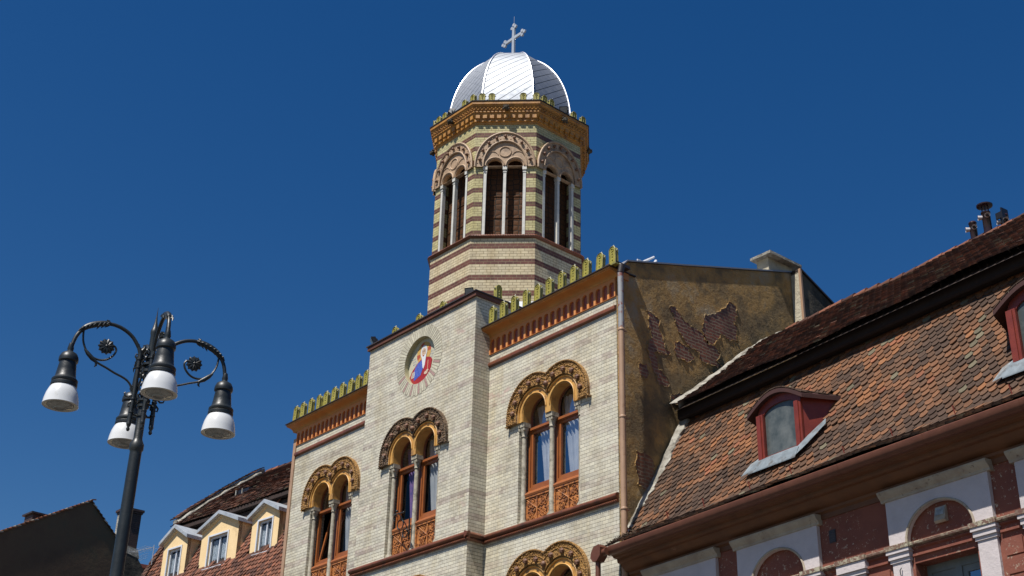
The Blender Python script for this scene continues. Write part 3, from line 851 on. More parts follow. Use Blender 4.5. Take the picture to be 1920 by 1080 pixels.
for i in range(NV):
    a0, a1 = i * 2 * PI / NV + .014, (i + 1) * 2 * PI / NV - .014
    R2 = 0.94 if i % 2 else 0.90
    R2 += 0.05 * abs(math.sin(2 * (a0 + PI / 4))) * 0
    k = random.uniform(0.8, 1.08)
    m.tint = (0.60 * k, 0.565 * k, 0.43 * k) if (math.sin(a0) > -0.3 or i % 4) else (0.42, 0.27, 0.24)
    pts = [(0.622 * math.cos(a0), 0.622 * math.sin(a0)), (R2 * math.cos(a0), R2 * math.sin(a0)), (R2 * math.cos(a1), R2 * math.sin(a1)), (0.622 * math.cos(a1), 0.622 * math.sin(a1))]
    m.prism(FB, [(-24.82 + x, 14.84 + z) for x, z in pts], -0.006, 0.004, back=False)
m.build('voussoir_ring', 'voussoir', niche)

# wrought iron bracket beside the middle window
m = MB()
B0 = FB
def bp(x, b, z): return FB.p(-24.80 + x, b, z)
m.tube([bp(-.62, -.02, 11.0), bp(-.40, -.22, 10.93), bp(-.10, -.34, 10.86), bp(.28, -.42, 10.80)], .016, 6)
m.tube([bp(.0, -.02, 10.3), bp(.02, -.05, 10.8)], .02, 6)
m.tube([bp(x, -.25, z) for x, z in arc(-.05, 10.62, .12, -1, 4.6, 14)], .015, 6)
m.tube([bp(x, -.16, z) for x, z in arc(.03, 10.42, .10, 0.5, 6, 14)], .015, 6)
m.tube([bp(x, -.3, z) for x, z in arc(-.2, 10.80, .07, 0, 5, 12)], .012, 6)
m.tube([bp(.02, -.03, 10.35), bp(.1, -.2, 10.6), bp(-.05, -.32, 10.88)], .014, 6)
m.ball(bp(-.15, -.3, 10.95), .03); m.ball(bp(.3, -.42, 10.8), .025)
m.build('wrought_iron_bracket', 'iron', church, smooth=50)

# merlons ----------------------------------------------------------
def merlon_mesh():
    m = MB(); f = WORLD
    w_, zz = .085, .36
    outer = [(-w_, 0)] + arc(0, zz, w_, PI, 0, 10) + [(w_, 0)]
    m.prism(f, outer, -.05, .05)
    inner = [(-w_ + .026, .05)] + arc(0, zz, w_ - .026, PI, 0, 8) + [(w_ - .026, .05)]
    # raised rim
    for k in range(len(outer) - 1):
        a, b = outer[k], outer[k + 1]
        m.tube([(a[0], -.052, a[1]), (b[0], -.052, b[1])], .012, 5)
    m.tube([(x, -.055, z) for x, z in arc(0, zz, .035, 0, 2 * PI, 10)], .010, 5)
    for z in (.12, .2, .27): m.ball((0, -.052, z), .02, n=6)
    m.box(f, -.10, .10, -.06, .06, 0, .03)
    return m
mm = merlon_mesh()
fm = mm; fm.slot = 1
fm.tube([(0, 0, .44), (0, 0, .465), (0, 0, .51)], [.02, .028, .003], 6)
for s in (-1, 1): fm.tube([(s * .085, 0, .34), (s * .108, 0, .355), (s * .112, 0, .375)], [.025, .018, .005], 6)
mer = mm.build('merlon', ['merlon', 'finial'], church, smooth=40)
places = [(-22.30 + i * 0.408, 17.80, 15.03, 0) for i in range(11)] + [(-31.02 + i * 0.388, 17.80, 15.03, 0) for i in range(10)]
places += [(x, 17.80, 15.90, 0) for x in (-26.35, -25.30, -24.28, -23.3)] + [(-22.72, 18.25, 15.94, PI / 2)]
first = True
for (x, y, z, r) in places:
    if first: mer.location = (x, y, z); first = False; continue
    c_ = copy_obj(mer, church, (x + random.uniform(-.012, .012), y + random.uniform(-.01, .01), z - random.uniform(0, .02)), (random.uniform(-.05, .04), random.uniform(-.035, .035), r + random.uniform(-.09, .09)))
# low rail joining the merlons
for a0, a1 in ((-22.35, -18.2), (-31.05, -27.45)):
    m = MB(); m.box(WORLD, a0, a1, 17.78, 17.82, 15.03, 15.09)
    m.build('merlon_rail', 'merlon', church)

# roofs and right-hand gable wall -----------------------------------
FX = Fr((0, 0, 0)); FX.U = Vector((0, 1, 0)); FX.V = Vector((1, 0, 0))     # a = world y, b = world x
m = MB(); m.prism(FX, [(18.02, 0), (18.02, 14.98), (18.28, 15.30), (24.0, 17.03), (25.4, 16.42), (31, 13.9), (31, 0)], -18.62, -18.30)
m.build('gable_wall', 'firewall', church)
m = MB()
top = [(17.98, 14.99), (18.28, 15.32), (20.0, 15.83), (22.0, 16.44), (24.0, 17.05), (25.4, 16.44), (31, 13.92)]
m.prism(FX, [(y, z) for y, z in top] + [(y, z + .035) for y, z in reversed(top)], -18.64, -18.27)
m.build('gable_flashing', 'zinc_dark', church) if False else m.build('gable_flashing', 'roofmetal', church)
m = MB()
for y0, y1, z0, z1 in ((18.1, 24.0, 15.1, 16.95), (24.0, 31, 16.95, 13.8)):
    m.face([(XL, y0, z0), (-18.6, y0, z0), (-18.6, y1, z1), (XL, y1, z1)])
m.face([(XL, 18.1, 0), (XL, 18.1, 15.1), (XL, 24, 16.95), (XL, 31, 13.8), (XL, 31, 0)])
m.build('roof', 'roofmetal', church)
# deeper part of the gable wall standing proud, and the chimney
m = MB(); m.prism(FX, [(24.0, 0), (24.0, 17.0), (25.3, 16.42), (30.5, 14.0), (30.5, 0)], -18.29, -18.02)
m.build('rear_wall', 'greyplaster', church)
m = MB(); m.prism(FX, [(24.0, 17.02), (24.0, 17.07), (25.3, 16.49), (30.5, 14.07), (30.5, 14.02), (25.3, 16.44)], -18.32, -17.98)
m.build('rear_flashing', 'darkmetal', church)
m = MB(); m.box(WORLD, -18.296, -18.02, 23.985, 23.998, 10, 16.95); m.build('sunlit_return', 'palesmear', church)  # pale sheet on the grey wall's sunlit face, light put into colour
m = MB(); m.box(WORLD, -18.05, -17.985, 23.97, 24.03, 10, 17.05); m.build('corner_trim', 'pipe_beige', church)
m = MB(); m.box(WORLD, -18.70, -18.34, 23.2, 24.1, 16.2, 17.22); chim = m.build('chimney', 'palesmear', church)
m = MB(); m.box(WORLD, -18.78, -18.14, 23.05, 24.25, 17.22, 17.29); m.build('chimney_cap', 'mortar', chim)
# roof hatch, pale strips seen above the flashing
m = MB(); m.box(WORLD, -19.0, -18.97, 19.3, 19.8, 15.7, 16.02); m.tube([(-18.75, 19.05, 15.7), (-18.75, 19.6, 16.08)], .03, 6); m.tube([(-18.7, 19.45, 15.75), (-18.7, 19.62, 15.98)], .03, 6)
m.build('roof_hatch', 'whiteframe', church)

patches = [
 [(18.85, 14.32), (18.97, 14.32), (19.24, 14.23), (19.23, 13.98), (19.34, 13.81), (19.36, 13.65), (19.54, 13.53), (19.51, 13.46), (19.23, 13.44), (19.08, 13.41), (19.16, 13.22), (19.19, 13.04), (19.36, 12.96), (19.48, 12.85), (19.48, 12.69), (19.25, 12.67), (19.13, 12.71), (19.09, 12.86), (19.0, 12.98), (18.91, 13.18), (18.84, 13.42), (18.91, 13.62), (19.02, 13.77), (18.92, 13.92), (18.92, 14.12)],
 [(19.58, 14.65), (19.73, 14.7), (19.88, 14.62), (20.02, 14.45), (20.22, 14.4), (20.43, 14.36), (20.63, 14.31), (20.83, 14.14), (21.04, 14.16), (21.18, 13.99), (21.15, 13.85), (21.07, 13.8), (21.21, 13.69), (21.05, 13.63), (20.69, 13.61), (20.49, 13.65), (20.47, 13.84), (20.32, 13.83), (20.09, 13.91), (19.95, 14.06), (19.8, 14.17), (19.72, 14.41)],
 [(20.71, 14.83), (20.87, 14.84), (21.15, 15.03), (21.43, 15.21), (21.47, 15.34), (21.67, 15.45), (21.83, 15.4), (21.87, 15.18), (21.71, 14.95), (21.81, 14.88), (21.8, 14.51), (21.53, 14.43), (21.38, 14.49), (21.22, 14.52), (21.15, 14.32), (20.98, 14.16), (20.77, 14.12), (20.63, 14.33), (20.58, 14.42), (20.7, 14.61)],
 [(19.71, 13.83), (19.84, 13.89), (20.09, 13.83), (20.21, 13.72), (20.33, 13.62), (20.28, 13.55), (20.07, 13.46), (19.92, 13.46), (19.72, 13.48), (19.68, 13.67)],
 [(18.57, 12.97), (18.81, 13.04), (18.87, 12.93), (18.86, 12.76), (18.75, 12.69), (18.61, 12.76)],
 [(19.53, 12.55), (19.78, 12.66), (19.93, 12.63), (19.87, 12.5), (19.72, 12.36), (19.53, 12.41)],
 [(18.45, 10.99), (18.72, 11.05), (18.91, 10.95), (18.96, 10.78), (18.92, 10.52), (18.8, 10.31), (18.65, 10.25), (18.44, 10.3), (18.49, 10.49), (18.4, 10.69)]]
rp = random.Random(11)
def rough_poly(pl, amp, step=0.06):
    out = []
    n = len(pl)
    for i in range(n):
        (x0, y0), (x1, y1) = pl[i], pl[(i + 1) % n]
        k = max(1, int(math.hypot(x1 - x0, y1 - y0) / step))
        for j in range(k):
            t = j / k
            out.append((x0 + (x1 - x0) * t + rp.uniform(-amp, amp), y0 + (y1 - y0) * t + rp.uniform(-amp, amp)))
    return out
for pl in patches:
    m = MB(); rpl = rough_poly(pl, .032, .05)
    m.prism(FX, rpl, -18.302, -18.294, back=True)
    ob = m.build('exposed_brick', 'rawbrick', church)
    cy = sum(p[0] for p in rpl) / len(rpl); cz_ = sum(p[1] for p in rpl) / len(rpl)
    # lip of broken plaster round the hole
    m = MB()
    ring = [(-18.294, p[0], p[1]) for p in rpl] + [(-18.294, rpl[0][0], rpl[0][1])]
    m.tube(ring, [rp.choice((.001, .004, .009, .018)) for _ in ring], 5)
    m.build('plaster_edge', 'firewall', ob)

# downpipe at the right corner
m = MB(); m.tube([(-18.12, 17.90, 14.85), (-18.12, 17.90, 13.55)], .062, 14)
dp = m.build('downpipe', 'pipe_grey', church, smooth=50)
m = MB(); m.tube([(-18.12, 17.90, 13.55), (-18.125, 17.90, 6)], .064, 14)
for z in (13.5, 11.55, 9.62): m.lathe((-18.122, 17.9, 0), [(.064, z - .03), (.074, z - .02), (.074, z + .02), (.064, z + .03)], 14); m.box(WORLD, -18.14, -18.1, 17.9, 18.05, z - .012, z + .012)
m.build('lower_pipe', 'pipe_beige', dp, smooth=50)

# TOWER --------------------------------------------------------------
TC = Vector((-24.82, 20.25, 0)); TR = 0.03
def tf(k):      # frame of face k; k=0 looks to the camera diagonal
    a = math.radians(-45 + 45 * k) + TR
    f = Fr(TC); f.U = Vector((-math.sin(a), math.cos(a), 0)); f.V = Vector((-math.cos(a), -math.sin(a), 0))
    return f
T8 = math.tan(PI / 8)
def oct_sweep(m, prof):
    m.lathe(TC, [(ap / math.cos(PI / 8), z) for ap, z in prof], 8, math.radians(22.5) + TR)
AP = 2.0
m = MB(); oct_sweep(m, [(AP, 14.2), (AP, 18.20)])
tower = m.build('tower', 'brick_low', church)
m = MB(); oct_sweep(m, [(1.95, 16.45), (2.3, 15.95)])
m.build('base_flashing', 'zinc', tower)
m = MB()
oct_sweep(m, [(AP, 18.19), (AP + .05, 18.20), (AP + .075, 18.235), (AP + .05, 18.27), (AP, 18.30), (AP - .3, 18.30)])
for k in range(8):
    f = tf(k); n = 26
    for i in range(n):
        t = -AP * T8 + (i + .5) * 2 * AP * T8 / n
        m.tube([f.p(t - .02, -AP - .045, 18.27), f.p(t + .02, -AP - .075, 18.22)], .016, 4)
m.build('tower_string', 'string', tower, smooth=40)
AU = 1.97
hw = AU * T8
ZA = 20.38
def t_open(cx): return [(cx - .205, 18.305)] + arc(cx, ZA, .205, PI, 0, 12) + [(cx + .205, 18.305)]
for k in range(8):
    f = tf(k)
    m = MB()
    # brick wall with a single big arched recess filled by the paired lights
    R = 0.60
    hole = [(-.57, 18.302)] + [(-.57, ZA)] + arc(0, ZA, .57, PI, 0, 18, .74)[1:-1] + [(.57, ZA), (.57, 18.302)]
    m.prism(f, [(-hw, 18.30), (-hw, 21.72), (hw, 21.72), (hw, 18.30)], -AU, -AU + .35, [hole], back=False)
    wl = m.build('upper_wall', 'brick_up', tower)
    if k in (2, 3, 4, 5):
        m = MB(); m.prism(f, hole, -AU + .02, -AU + .06); m.build('louvre', 'leaded', tower); continue
    m = MB()      # spandrel plate with the two arched openings
    plate = [(-.575, ZA - .02)] + arc(0, ZA, .575, PI, 0, 18, .745) + [(.575, ZA - .02)]
    h1 = [(-.27 - .205, ZA - .015)] + arc(-.27, ZA, .205, PI, 0, 12) + [(-.27 + .205, ZA - .015)]
    h2 = [(x + .54, z) for x, z in h1]
    m.prism(f, plate, -AU - .03, -AU + .09, [h1, h2], back=False)
    for cx in (-.27, .27):
        m.tube([f.p(x, -AU - .035, z) for x, z in arc(cx, ZA, .245, PI, 0, 14)], .022, 6)
    m.tube([f.p(x, -AU - .035, z) for x, z in arc(0, ZA + .42, .155, 0, 2 * PI, 20)], .018, 6)
    for s in (-1, 1):
        m.tube([f.p(x, -AU - .035, z) for x, z in arc(s * .34, ZA + .28, .16, PI * .1, PI * .9, 8)], .014, 5)
    tw = m.build('tympanum', 'pinkterra', tower, smooth=40)
    m = MB(); n = 24      # hood ring
    A = [(-.575, ZA - .05)] + arc(0, ZA, .575, PI, 0, n, .745) + [(.575, ZA - .05)]
    Bq = [(-.79, ZA - .05)] + arc(0, ZA, .79, PI, 0, n, 1.0) + [(.79, ZA - .05)]
    for i in range(len(A) - 1):
        m.face([f.p(*q) for q in ((A[i][0], -AU - .06, A[i][1]), (A[i + 1][0], -AU - .06, A[i + 1][1]), (Bq[i + 1][0], -AU - .06, Bq[i + 1][1]), (Bq[i][0], -AU - .06, Bq[i][1]))])
        for Q in (A, Bq):
            m.face([f.p(Q[i][0], -AU - .06, Q[i][1]), f.p(Q[i + 1][0], -AU - .06, Q[i + 1][1]), f.p(Q[i + 1][0], -AU + .02, Q[i + 1][1]), f.p(Q[i][0], -AU + .02, Q[i][1])])
    m.tube([f.p(x, -AU - .07, z) for x, z in Bq], .03, 6)
    m.tube([f.p(x, -AU - .07, z) for x, z in A], .024, 6)
    for i in range(22):
        a = PI * (i + .5) / 22
        for Rx, Rz in ((.64, .82), (.73, .92)):
            m.ball(f.p(Rx * math.cos(a) , -AU - .06, ZA + Rz * math.sin(a)), .018, n=6)
    m.build('hood', 'pinkterra', tower, smooth=40)
    for i in range(9):
        a = PI * (i + .5) / 9
        m = MB(); m.ball(f.p(.68 * math.cos(a), -AU - .10, ZA + .87 * math.sin(a)), .045, n=8)
        m.build('boss', 'boss', tower, smooth=50)
    for dx in (-.52, 0, .52):
        m = MB(); w_ = .037
        m.box(f, dx - w_, dx + w_, -AU - .005, -AU + .10, 18.302, ZA - .12)
        m.box(f, dx - w_ - .02, dx + w_ + .02, -AU - .03, -AU + .105, ZA - .12, ZA - .02)
        m.box(f, dx - w_ - .01, dx + w_ + .01, -AU - .015, -AU + .103, ZA - .2, ZA - .17)
        m.build('column', 'palestone', tower)
    m = MB(); m.box(f, -.56, .56, -AU + .26, -AU + .30, 18.302, ZA + .7)
    for z in (18.95, 19.6, 20.2): m.box(f, -.5, .5, -AU + .245, -AU + .262, z - .012, z + .012)
    m.build('leaded_window', 'leaded', tower)
# cornice
m = MB()
oct_sweep(m, [(AU - .3, 21.68), (AU + .02, 21.68), (AU + .03, 21.74), (AU + .06, 21.75), (AU + .06, 21.84), (AU + .13, 21.95), (AU + .13, 21.985), (AU + .155, 21.99), (AU + .155, 22.02), (AU + .14, 22.03), (AU + .16, 22.14),
              (AU + .20, 22.20), (AU + .225, 22.21), (AU + .225, 22.29), (0.5, 22.29)])
for k in range(8):
    f = tf(k); n = 9; ww = (AU + .1) * T8
    for i in range(n):
        t = -ww + (i + .5) * 2 * ww / n
        m.box(f, t - .055, t + .055, -AU - .125, -AU - .03, 21.82, 21.94)
        m.box(f, t - .04, t + .04, -AU - .09, -AU - .025, 21.745, 21.82)
    n = 34; ww = (AU + .16) * T8
    for i in range(n):
        t = -ww + (i + .5) * 2 * ww / n
        m.ball(f.p(t, -AU - .165, 22.06 + .045 * (i % 2)), .028, n=6)
        m.ball(f.p(t, -AU - .18, 22.15), .018, n=5)
m.build('tower_cornice', 'tcornice', tower, smooth=30)
m = MB(); oct_sweep(m, [(AU + .24, 22.293), (AU + .245, 22.32), (AU + .05, 22.33), (.5, 22.5)])
m.build('tower_roof_edge', 'darkmetal', tower)
for k in range(8):
    f = tf(k); m = MB(); c = f.p(0, -AU - .24, 22.08)
    m.ball(c, .075, n=10); m.ball(c - f.V * .05 + Vector((0, 0, -.03)), .05, n=8)
    for s in (-1, 1):
        m.ball(c + f.U * s * .06 + Vector((0, 0, .05)), .03, n=6); m.ball(c + f.U * s * .025 - f.V * .08 + Vector((0, 0, .02)), .016, n=6)
        m.ball(c + f.U * s * .07 + Vector((0, 0, -.04)), .035, n=6)
    m.tube([c - f.V * .02, c + f.V * .12], .05, 8)
    m.build('gargoyle', 'greyplaster', tower, smooth=60)
mt = bpy.data.objects.new('tower_merlon', mer.data); COL.objects.link(mt); mt.parent = tower
first = True
for k in range(8):
    f = tf(k)
    for t in (-.66, -.40, .45, .80):
        loc = f.p(t, -AU - .10, 22.30); rot = (0, 0, math.atan2(f.U.y, f.U.x))
        if first: mt.location = loc; mt.rotation_euler = rot; mt.scale = (.9, .9, .68); first = False; continue
        copy_obj(mt, tower, loc, rot)
# dome
DB, DR, DH = 22.50, 1.70, 2.72
dprof = [(DR, DB - .1)]
NN = 22
for i in range(NN + 1):
    t = (PI / 2) * i / NN
    dprof.append((max(.03, DR * math.cos(t) ** 0.96), DB + DH * math.sin(t)))
m = MB(); oct_sweep(m, dprof); dm = m.build('dome', 'dome', church)
m = MB()
for k in range(8):
    a = math.radians(22.5 + 45 * k) + TR
    pts = [TC + Vector((math.cos(a) * (r / math.cos(PI / 8) + .012), math.sin(a) * (r / math.cos(PI / 8) + .012), z)) for r, z in dprof]
    m.tube(pts, .020, 6)
m.build('dome_rib', 'silver', dm, smooth=50)
m = MB(); m.lathe(TC, [(.0, 25.30), (.14, 25.28), (.16, 25.2), (.2, 25.1), (.3, 25.0)], 12); m.build('dome_cap', 'silver', dm, smooth=50)
# cross
m = MB(); f = Fr(TC, TR)
zc = 26.04
m.tube([TC + Vector((0, 0, 25.2)), TC + Vector((0, 0, 25.42)), TC + Vector((0, 0, 25.46))], [.06, .05, .03], 10)
def bar(x0, x1, z0, z1, b=.03): m.box(f, x0, x1, -b, b, z0, z1)
bar(-.048, .048, 25.35, 26.42)
bar(-.36, -.0485, zc - .045, zc + .045, .028); bar(.0485, .36, zc - .045, zc + .045, .028)
def trefoil(cx, cz_, dx, dz_):
    for (ox, oz) in ((dx * .09, dz_ * .09), (dz_ * .075, dx * .075), (-dz_ * .075, -dx * .075)):
        m.prism(f, arc(cx + ox, cz_ + oz, .052, 0, 2 * PI, 14)[:-1], -.026 - abs(ox) * .01, .026 + abs(oz) * .01)
trefoil(-.38, zc, -1, 0); trefoil(.38, zc, 1, 0); trefoil(0, 26.44, 0, 1)
for a in (PI / 4, 3 * PI / 4, -PI / 4, -3 * PI / 4):
    m.tube([f.p(0.03 * math.cos(a), 0, zc + .03 * math.sin(a)), f.p(.13 * math.cos(a), 0, zc + .13 * math.sin(a))], [.03, .008], 6)
m.tube([TC + Vector((0, 0, 26.5)), TC + Vector((0, 0, 26.85))], .006, 5)
m.build('cross', 'crossmetal', church, smooth=35)

# floodlights ---------------------------------------------------------
def floodlight(loc, rz, label, tilt=0.5):
    t = thing('floodlight', label, 'floodlight', loc, 'black floodlights on the church')
    R = Matrix.Rotation(rz, 4, 'Z'); T = Matrix.Translation(loc)
    def X(v): return T @ R @ Vector(v)
    c = math.cos(tilt); s_ = math.sin(tilt)
    m = MB(); V = []
    for z in (-.085, .085):
        for y, k in ((-.05, 1.15), (.07, .8)):
            for x in (-.1, .1):
                xx, zz = x * k, z * k
                V.append(X((xx, y * c - zz * s_, .17 + zz * c + y * s_)))
    m.idx(V, [(0, 1, 5, 4), (2, 6, 7, 3), (0, 4, 6, 2), (1, 3, 7, 5), (4, 5, 7, 6), (0, 2, 3, 1)])
    for q in range(4):
        x = -.06 + q * .04
        m.tube([X((x, .07, .12)), X((x, .1, .17)), X((x, .07, .22))], .008, 4)
    m.build('housing', 'black', t)
    m = MB(); m.tube([X((0, 0, 0)), X((0, 0, .04)), X((-.12, 0, .05)), X((-.12, 0, .17))], .012, 6); m.tube([X((0, 0, .04)), X((.12, 0, .05)), X((.12, 0, .17))], .012, 6)
    m.build('bracket', 'iron', t)
    m = MB(); m.face([X(( -.095, -.066 * c + .075 * s_, .17 - .075 * c - .066 * s_)), X((.095, -.066 * c + .075 * s_, .17 - .075 * c - .066 * s_)), X((.095, -.066 * c - .075 * s_, .17 + .075 * c - .066 * s_)), X((-.095, -.066 * c - .075 * s_, .17 + .075 * c - .066 * s_))])
    m.build('lens', 'lens', t)
floodlight((-23.02, 17.62, 15.935), 0.6, 'black floodlight on the right end of the centre bay parapet, in front of the tower')
floodlight((-27.0, 17.56, 15.935), -0.5, 'black floodlight on the far left corner of the centre bay parapet, against the sky')
fa = tf(-1); fb = tf(1)
floodlight(tuple(fa.p(-.12, -AU - .12, 22.32)), 2.6, 'small black floodlight on the left side of the tower cornice below the dome')
floodlight(tuple(fb.p(.06, -AU - .12, 22.32)), 0.8, 'small black floodlight on the right side of the tower cornice below the dome')

# ================================================================== TILE ROOFS
def lerp(a, b, t): return a + (b - a) * t
def tiles(m, fr, prof, a0, a1, w_, exp, rnd, palette, skip=None, lift=0.040, sag=None, thick=.020, tail=.082):
    seg = []
    tot = 0
    for i in range(len(prof) - 1):
        L = math.hypot(prof[i + 1][0] - prof[i][0], prof[i + 1][1] - prof[i][1]); seg.append((tot, L, i)); tot += L
    def at(s):
        s = max(0, min(tot - 1e-6, s))
        for t0, L, i in seg:
            if s <= t0 + L:
                k = (s - t0) / L
                return lerp(prof[i][0], prof[i + 1][0], k), lerp(prof[i][1], prof[i + 1][1], k)
    rows = int(tot / exp); ncol = int((a1 - a0) / w_) + 2
    for r in range(rows + 1):
        s0 = r * exp
        if s0 > tot - .02: break
        off = (r % 2) * w_ / 2
        for c in range(-1, ncol):
            x0 = a0 + c * w_ + off; x1 = x0 + w_ - rnd.uniform(.004, .012)
            if x1 < a0 + .02 or x0 > a1: continue
            x0 = max(x0, a0); x1 = min(x1, a1)
            js = rnd.gauss(0, .008) + (rnd.uniform(-.05, .03) if rnd.random() < .03 else 0)
            sA, sB = s0 + js, s0 + exp * 1.85 + js
            bA, zA = at(sA); bB, zB = at(sB)
            if skip and skip((x0 + x1) / 2, bA, zA): continue
            L = math.hypot(bB - bA, zB - zA)
            if L < .02: continue
            nb, nz = -(zB - zA) / L, (bB - bA) / L      # outward normal
            h = lift + abs(rnd.gauss(0, .004)); tw = rnd.gauss(0, .004); sk = rnd.gauss(0, .006)
            sg = sag(x0, bA) if sag else 0
            def P(x, b, z, o): return fr.p(x, b + nb * o, z + nz * o + sg)
            m.tint = palette(rnd, x0, zA)
            t1, t2 = h + tw, h - tw
            # plain tile with a blunt pointed tail
            full = (x1 - x0) > .8 * w_
            prof_t = ((0, 1), (.12, .52), (.3, .13), (.5, 0), (.7, .13), (.88, .52), (1, 1)) if full else ((0, .5), (1, .5))
            tip = []
            for u_, d_ in prof_t:
                k_ = d_ * tail / max(L, .02)
                tip.append((lerp(x0, x1, u_), lerp(bA, bB, k_), lerp(zA, zB, k_), lerp(lerp(t1, t2, u_), .006, k_)))
            nt = len(tip)
            V = [P(x, b, z, o) for x, b, z, o in tip] + [P(x1 + sk, bB, zB, .004), P(x0 + sk, bB, zB, .004)] + [P(x, b, z, o - thick - .004) for x, b, z, o in tip]
            m.idx(V, [tuple(range(nt + 2))] + [(i, i + 1, nt + 3 + i, nt + 2 + i) for i in range(nt - 1)] + [(0, nt + 1, nt + 2), (nt - 1, nt, 2 * nt + 1)])
    m.tint = None
def pal_red(rnd, x, z):
    blotch = mnoise.noise(Vector((x * .8, z * 1.3, 3.1))) + .5 * mnoise.noise(Vector((x * 2.6, z * 3.1, 8.0)))
    k = min(.999, max(0, rnd.random() * .72 + .16 + blotch * .55 + (z - 10.6) * .10))
    if rnd.random() < .01 + .10 * max(0, mnoise.noise(Vector((x * .7 + 5, z * .9, 1.0)))): k = .97
    if k < .36: c = (0.130, 0.078, 0.052)
    elif k < .60: c = (0.215, 0.115, 0.066)
    elif k < .86: c = (0.31, 0.145, 0.072)
    elif k < .965: c = (0.40, 0.175, 0.075)
    elif k < .985: c = (0.26, 0.225, 0.145)
    else: c = (0.42, 0.165, 0.085)
    v = rnd.uniform(.72, 1.18)
    return tuple(x_ * v * .56 for x_ in c)
def pal_old(rnd, x, z):
    k = rnd.random()
    if k < .45: c = (0.075, 0.042, 0.030)
    elif k < .8: c = (0.13, 0.062, 0.040)
    elif k < .95: c = (0.19, 0.085, 0.05)
    else: c = (0.17, 0.15, 0.10)
    v = rnd.uniform(.7, 1.25)
    return tuple(x_ * v for x_ in c)
def pal_mid(rnd, x, z):
    k = rnd.random()
    if k < .3: c = (0.11, 0.05, 0.035)
    elif k < .7: c = (0.21, 0.09, 0.055)
    else: c = (0.30, 0.12, 0.07)
    v = rnd.uniform(.75, 1.2)
    return tuple(x_ * v * .72 for x_ in c)

# ================================================================== RED HOUSE
PH = math.radians(6.5)
FR_ = Fr((-18.3, 18.03, 0), -PH)
red = thing('town_house', 'red town house with white arched window surrounds under a big tiled roof', 'house', tuple(FR_.p(6, 0, 0)))
AE = 15.0
lowprof = [(-.66, 8.74), (-.36, 8.90), (0.0, 9.10), (0.22, 9.42), (0.50, 9.86), (0.90, 10.46), (1.32, 11.14), (2.00, 12.26)]
upprof = [(1.40, 12.18), (2.41, 12.99), (3.55, 13.93), (4.20, 14.44), (4.86, 14.84)]
DR_A = (4.09, 9.58)
def dormer_skip(x, b, z):
    for c in DR_A:
        if abs(x - c) < .62 and 9.70 < z < 10.80: return True
    return False
rt = random.Random(21)
def sag_low(x, b): return 0.045 * mnoise.noise(Vector((x * .55, b * .9, 0))) + 0.018 * mnoise.noise(Vector((x * 2.2, b * 2.5, 4)))
m = MB(); tiles(m, FR_, lowprof, -.02, AE, .165, .150, rt, pal_red, dormer_skip, sag=sag_low)
m.build('lower_roof', 'tile', red)
def sag_up(x, b): return 0.03 * math.sin(x * .9 + 1) + 0.02 * math.sin(x * 2.3 + b * 2)
m = MB(); tiles(m, FR_, upprof, -.05, AE, .165, .135, rt, pal_old, sag=sag_up, lift=.05)
m.build('upper_roof', 'oldtile', red)
m = MB()
for pr in (lowprof, upprof):
    q = [(b + .03, z - .085) for b, z in pr]
    m.sweep(FR_, q, 0, AE, caps=False)
m.build('roof_boarding', 'underroof', red)
m = MB()
m.sweep(FR_, [(2.0, 12.22), (1.56, 12.16), (1.57, 11.98), (1.60, 11.95), (1.95, 12.0), (2.0, 12.22)], -.06, AE, caps=True)
m.build('eaves_box', 'shadewood', red)
m = MB()
m.sweep(FR_, [(4.86, 14.82), (9.5, 9.0), (9.5, 0)], 0, AE, caps=False)
m.build('rear_slope', 'underroof', red)
# ridge tiles
m = MB()
x = .1
while x < AE:
    L = .38; m.tint = pal_mid(rt, x, 0)
    z = 14.85 + sag_up(x, 4.86)
    m.tube([FR_.p(x, 4.88, z), FR_.p(x + L, 4.88, z + .012)], [.10, .115], 10)
    x += L - .03
m.build('ridge_tiles', 'oldtile', red, smooth=40)
# mortar verges against the church
def verge(prof, wd, hgt, jit, a_=0.0):
    m = MB(); r2 = random.Random(5)
    pts = []
    for i in range(len(prof) - 1):
        for k in range(8):
            t = k / 8; pts.append((lerp(prof[i][0], prof[i + 1][0], t), lerp(prof[i][1], prof[i + 1][1], t)))
    pts.append(prof[-1])
    L = []; Rr = []
    n = len(pts)
    for i, (b, z) in enumerate(pts):
        w1 = wd * (1 + r2.uniform(-jit, jit)); h1 = hgt * (1 + r2.uniform(-.3, .3))
        L.append(FR_.p(a_ - .1, b - .02, z + h1 + .04)); Rr.append(FR_.p(a_ + w1, b - h1 * .5, z + h1 * .6)); 
    Bt = [FR_.p(a_ + wd * .9, b + .05, z - .05) for b, z in pts]
    m.idx(L + Rr + Bt, [(i, i + 1, n + i + 1, n + i) for i in range(n - 1)] + [(n + i, n + i + 1, 2 * n + i + 1, 2 * n + i) for i in range(n - 1)])
    return m
verge([(0.05, 9.15), (0.22, 9.42), (0.50, 9.86), (0.90, 10.46), (1.30, 11.17), (1.80, 12.1)], .13, .05, .45).build('mortar_verge', 'mortar', red)
verge(upprof, .15, .06, .7).build('mortar_verge', 'mortar', red)
# debris at the eaves corner
m = MB(); r3 = random.Random(9)
for i in range(160):
    a = abs(r3.gauss(0, .5)); b = -.5 + r3.uniform(0, .75); z = 8.80 + (b + .5) * .62 + r3.uniform(.02, .09)
    k = r3.uniform(.4, 1); m.tint = (0.10 * k, 0.07 * k, 0.045 * k)
    d = Vector((r3.uniform(-1, 1), r3.uniform(-1, 1), r3.uniform(-.3, .5))).normalized() * r3.uniform(.02, .06)
    p = FR_.p(a + .05, b, z); m.tube([p - d, p + d], [.012, .004], 4)
m.build('leaf_litter', 'oldtile', red)['kind'] = 'stuff'
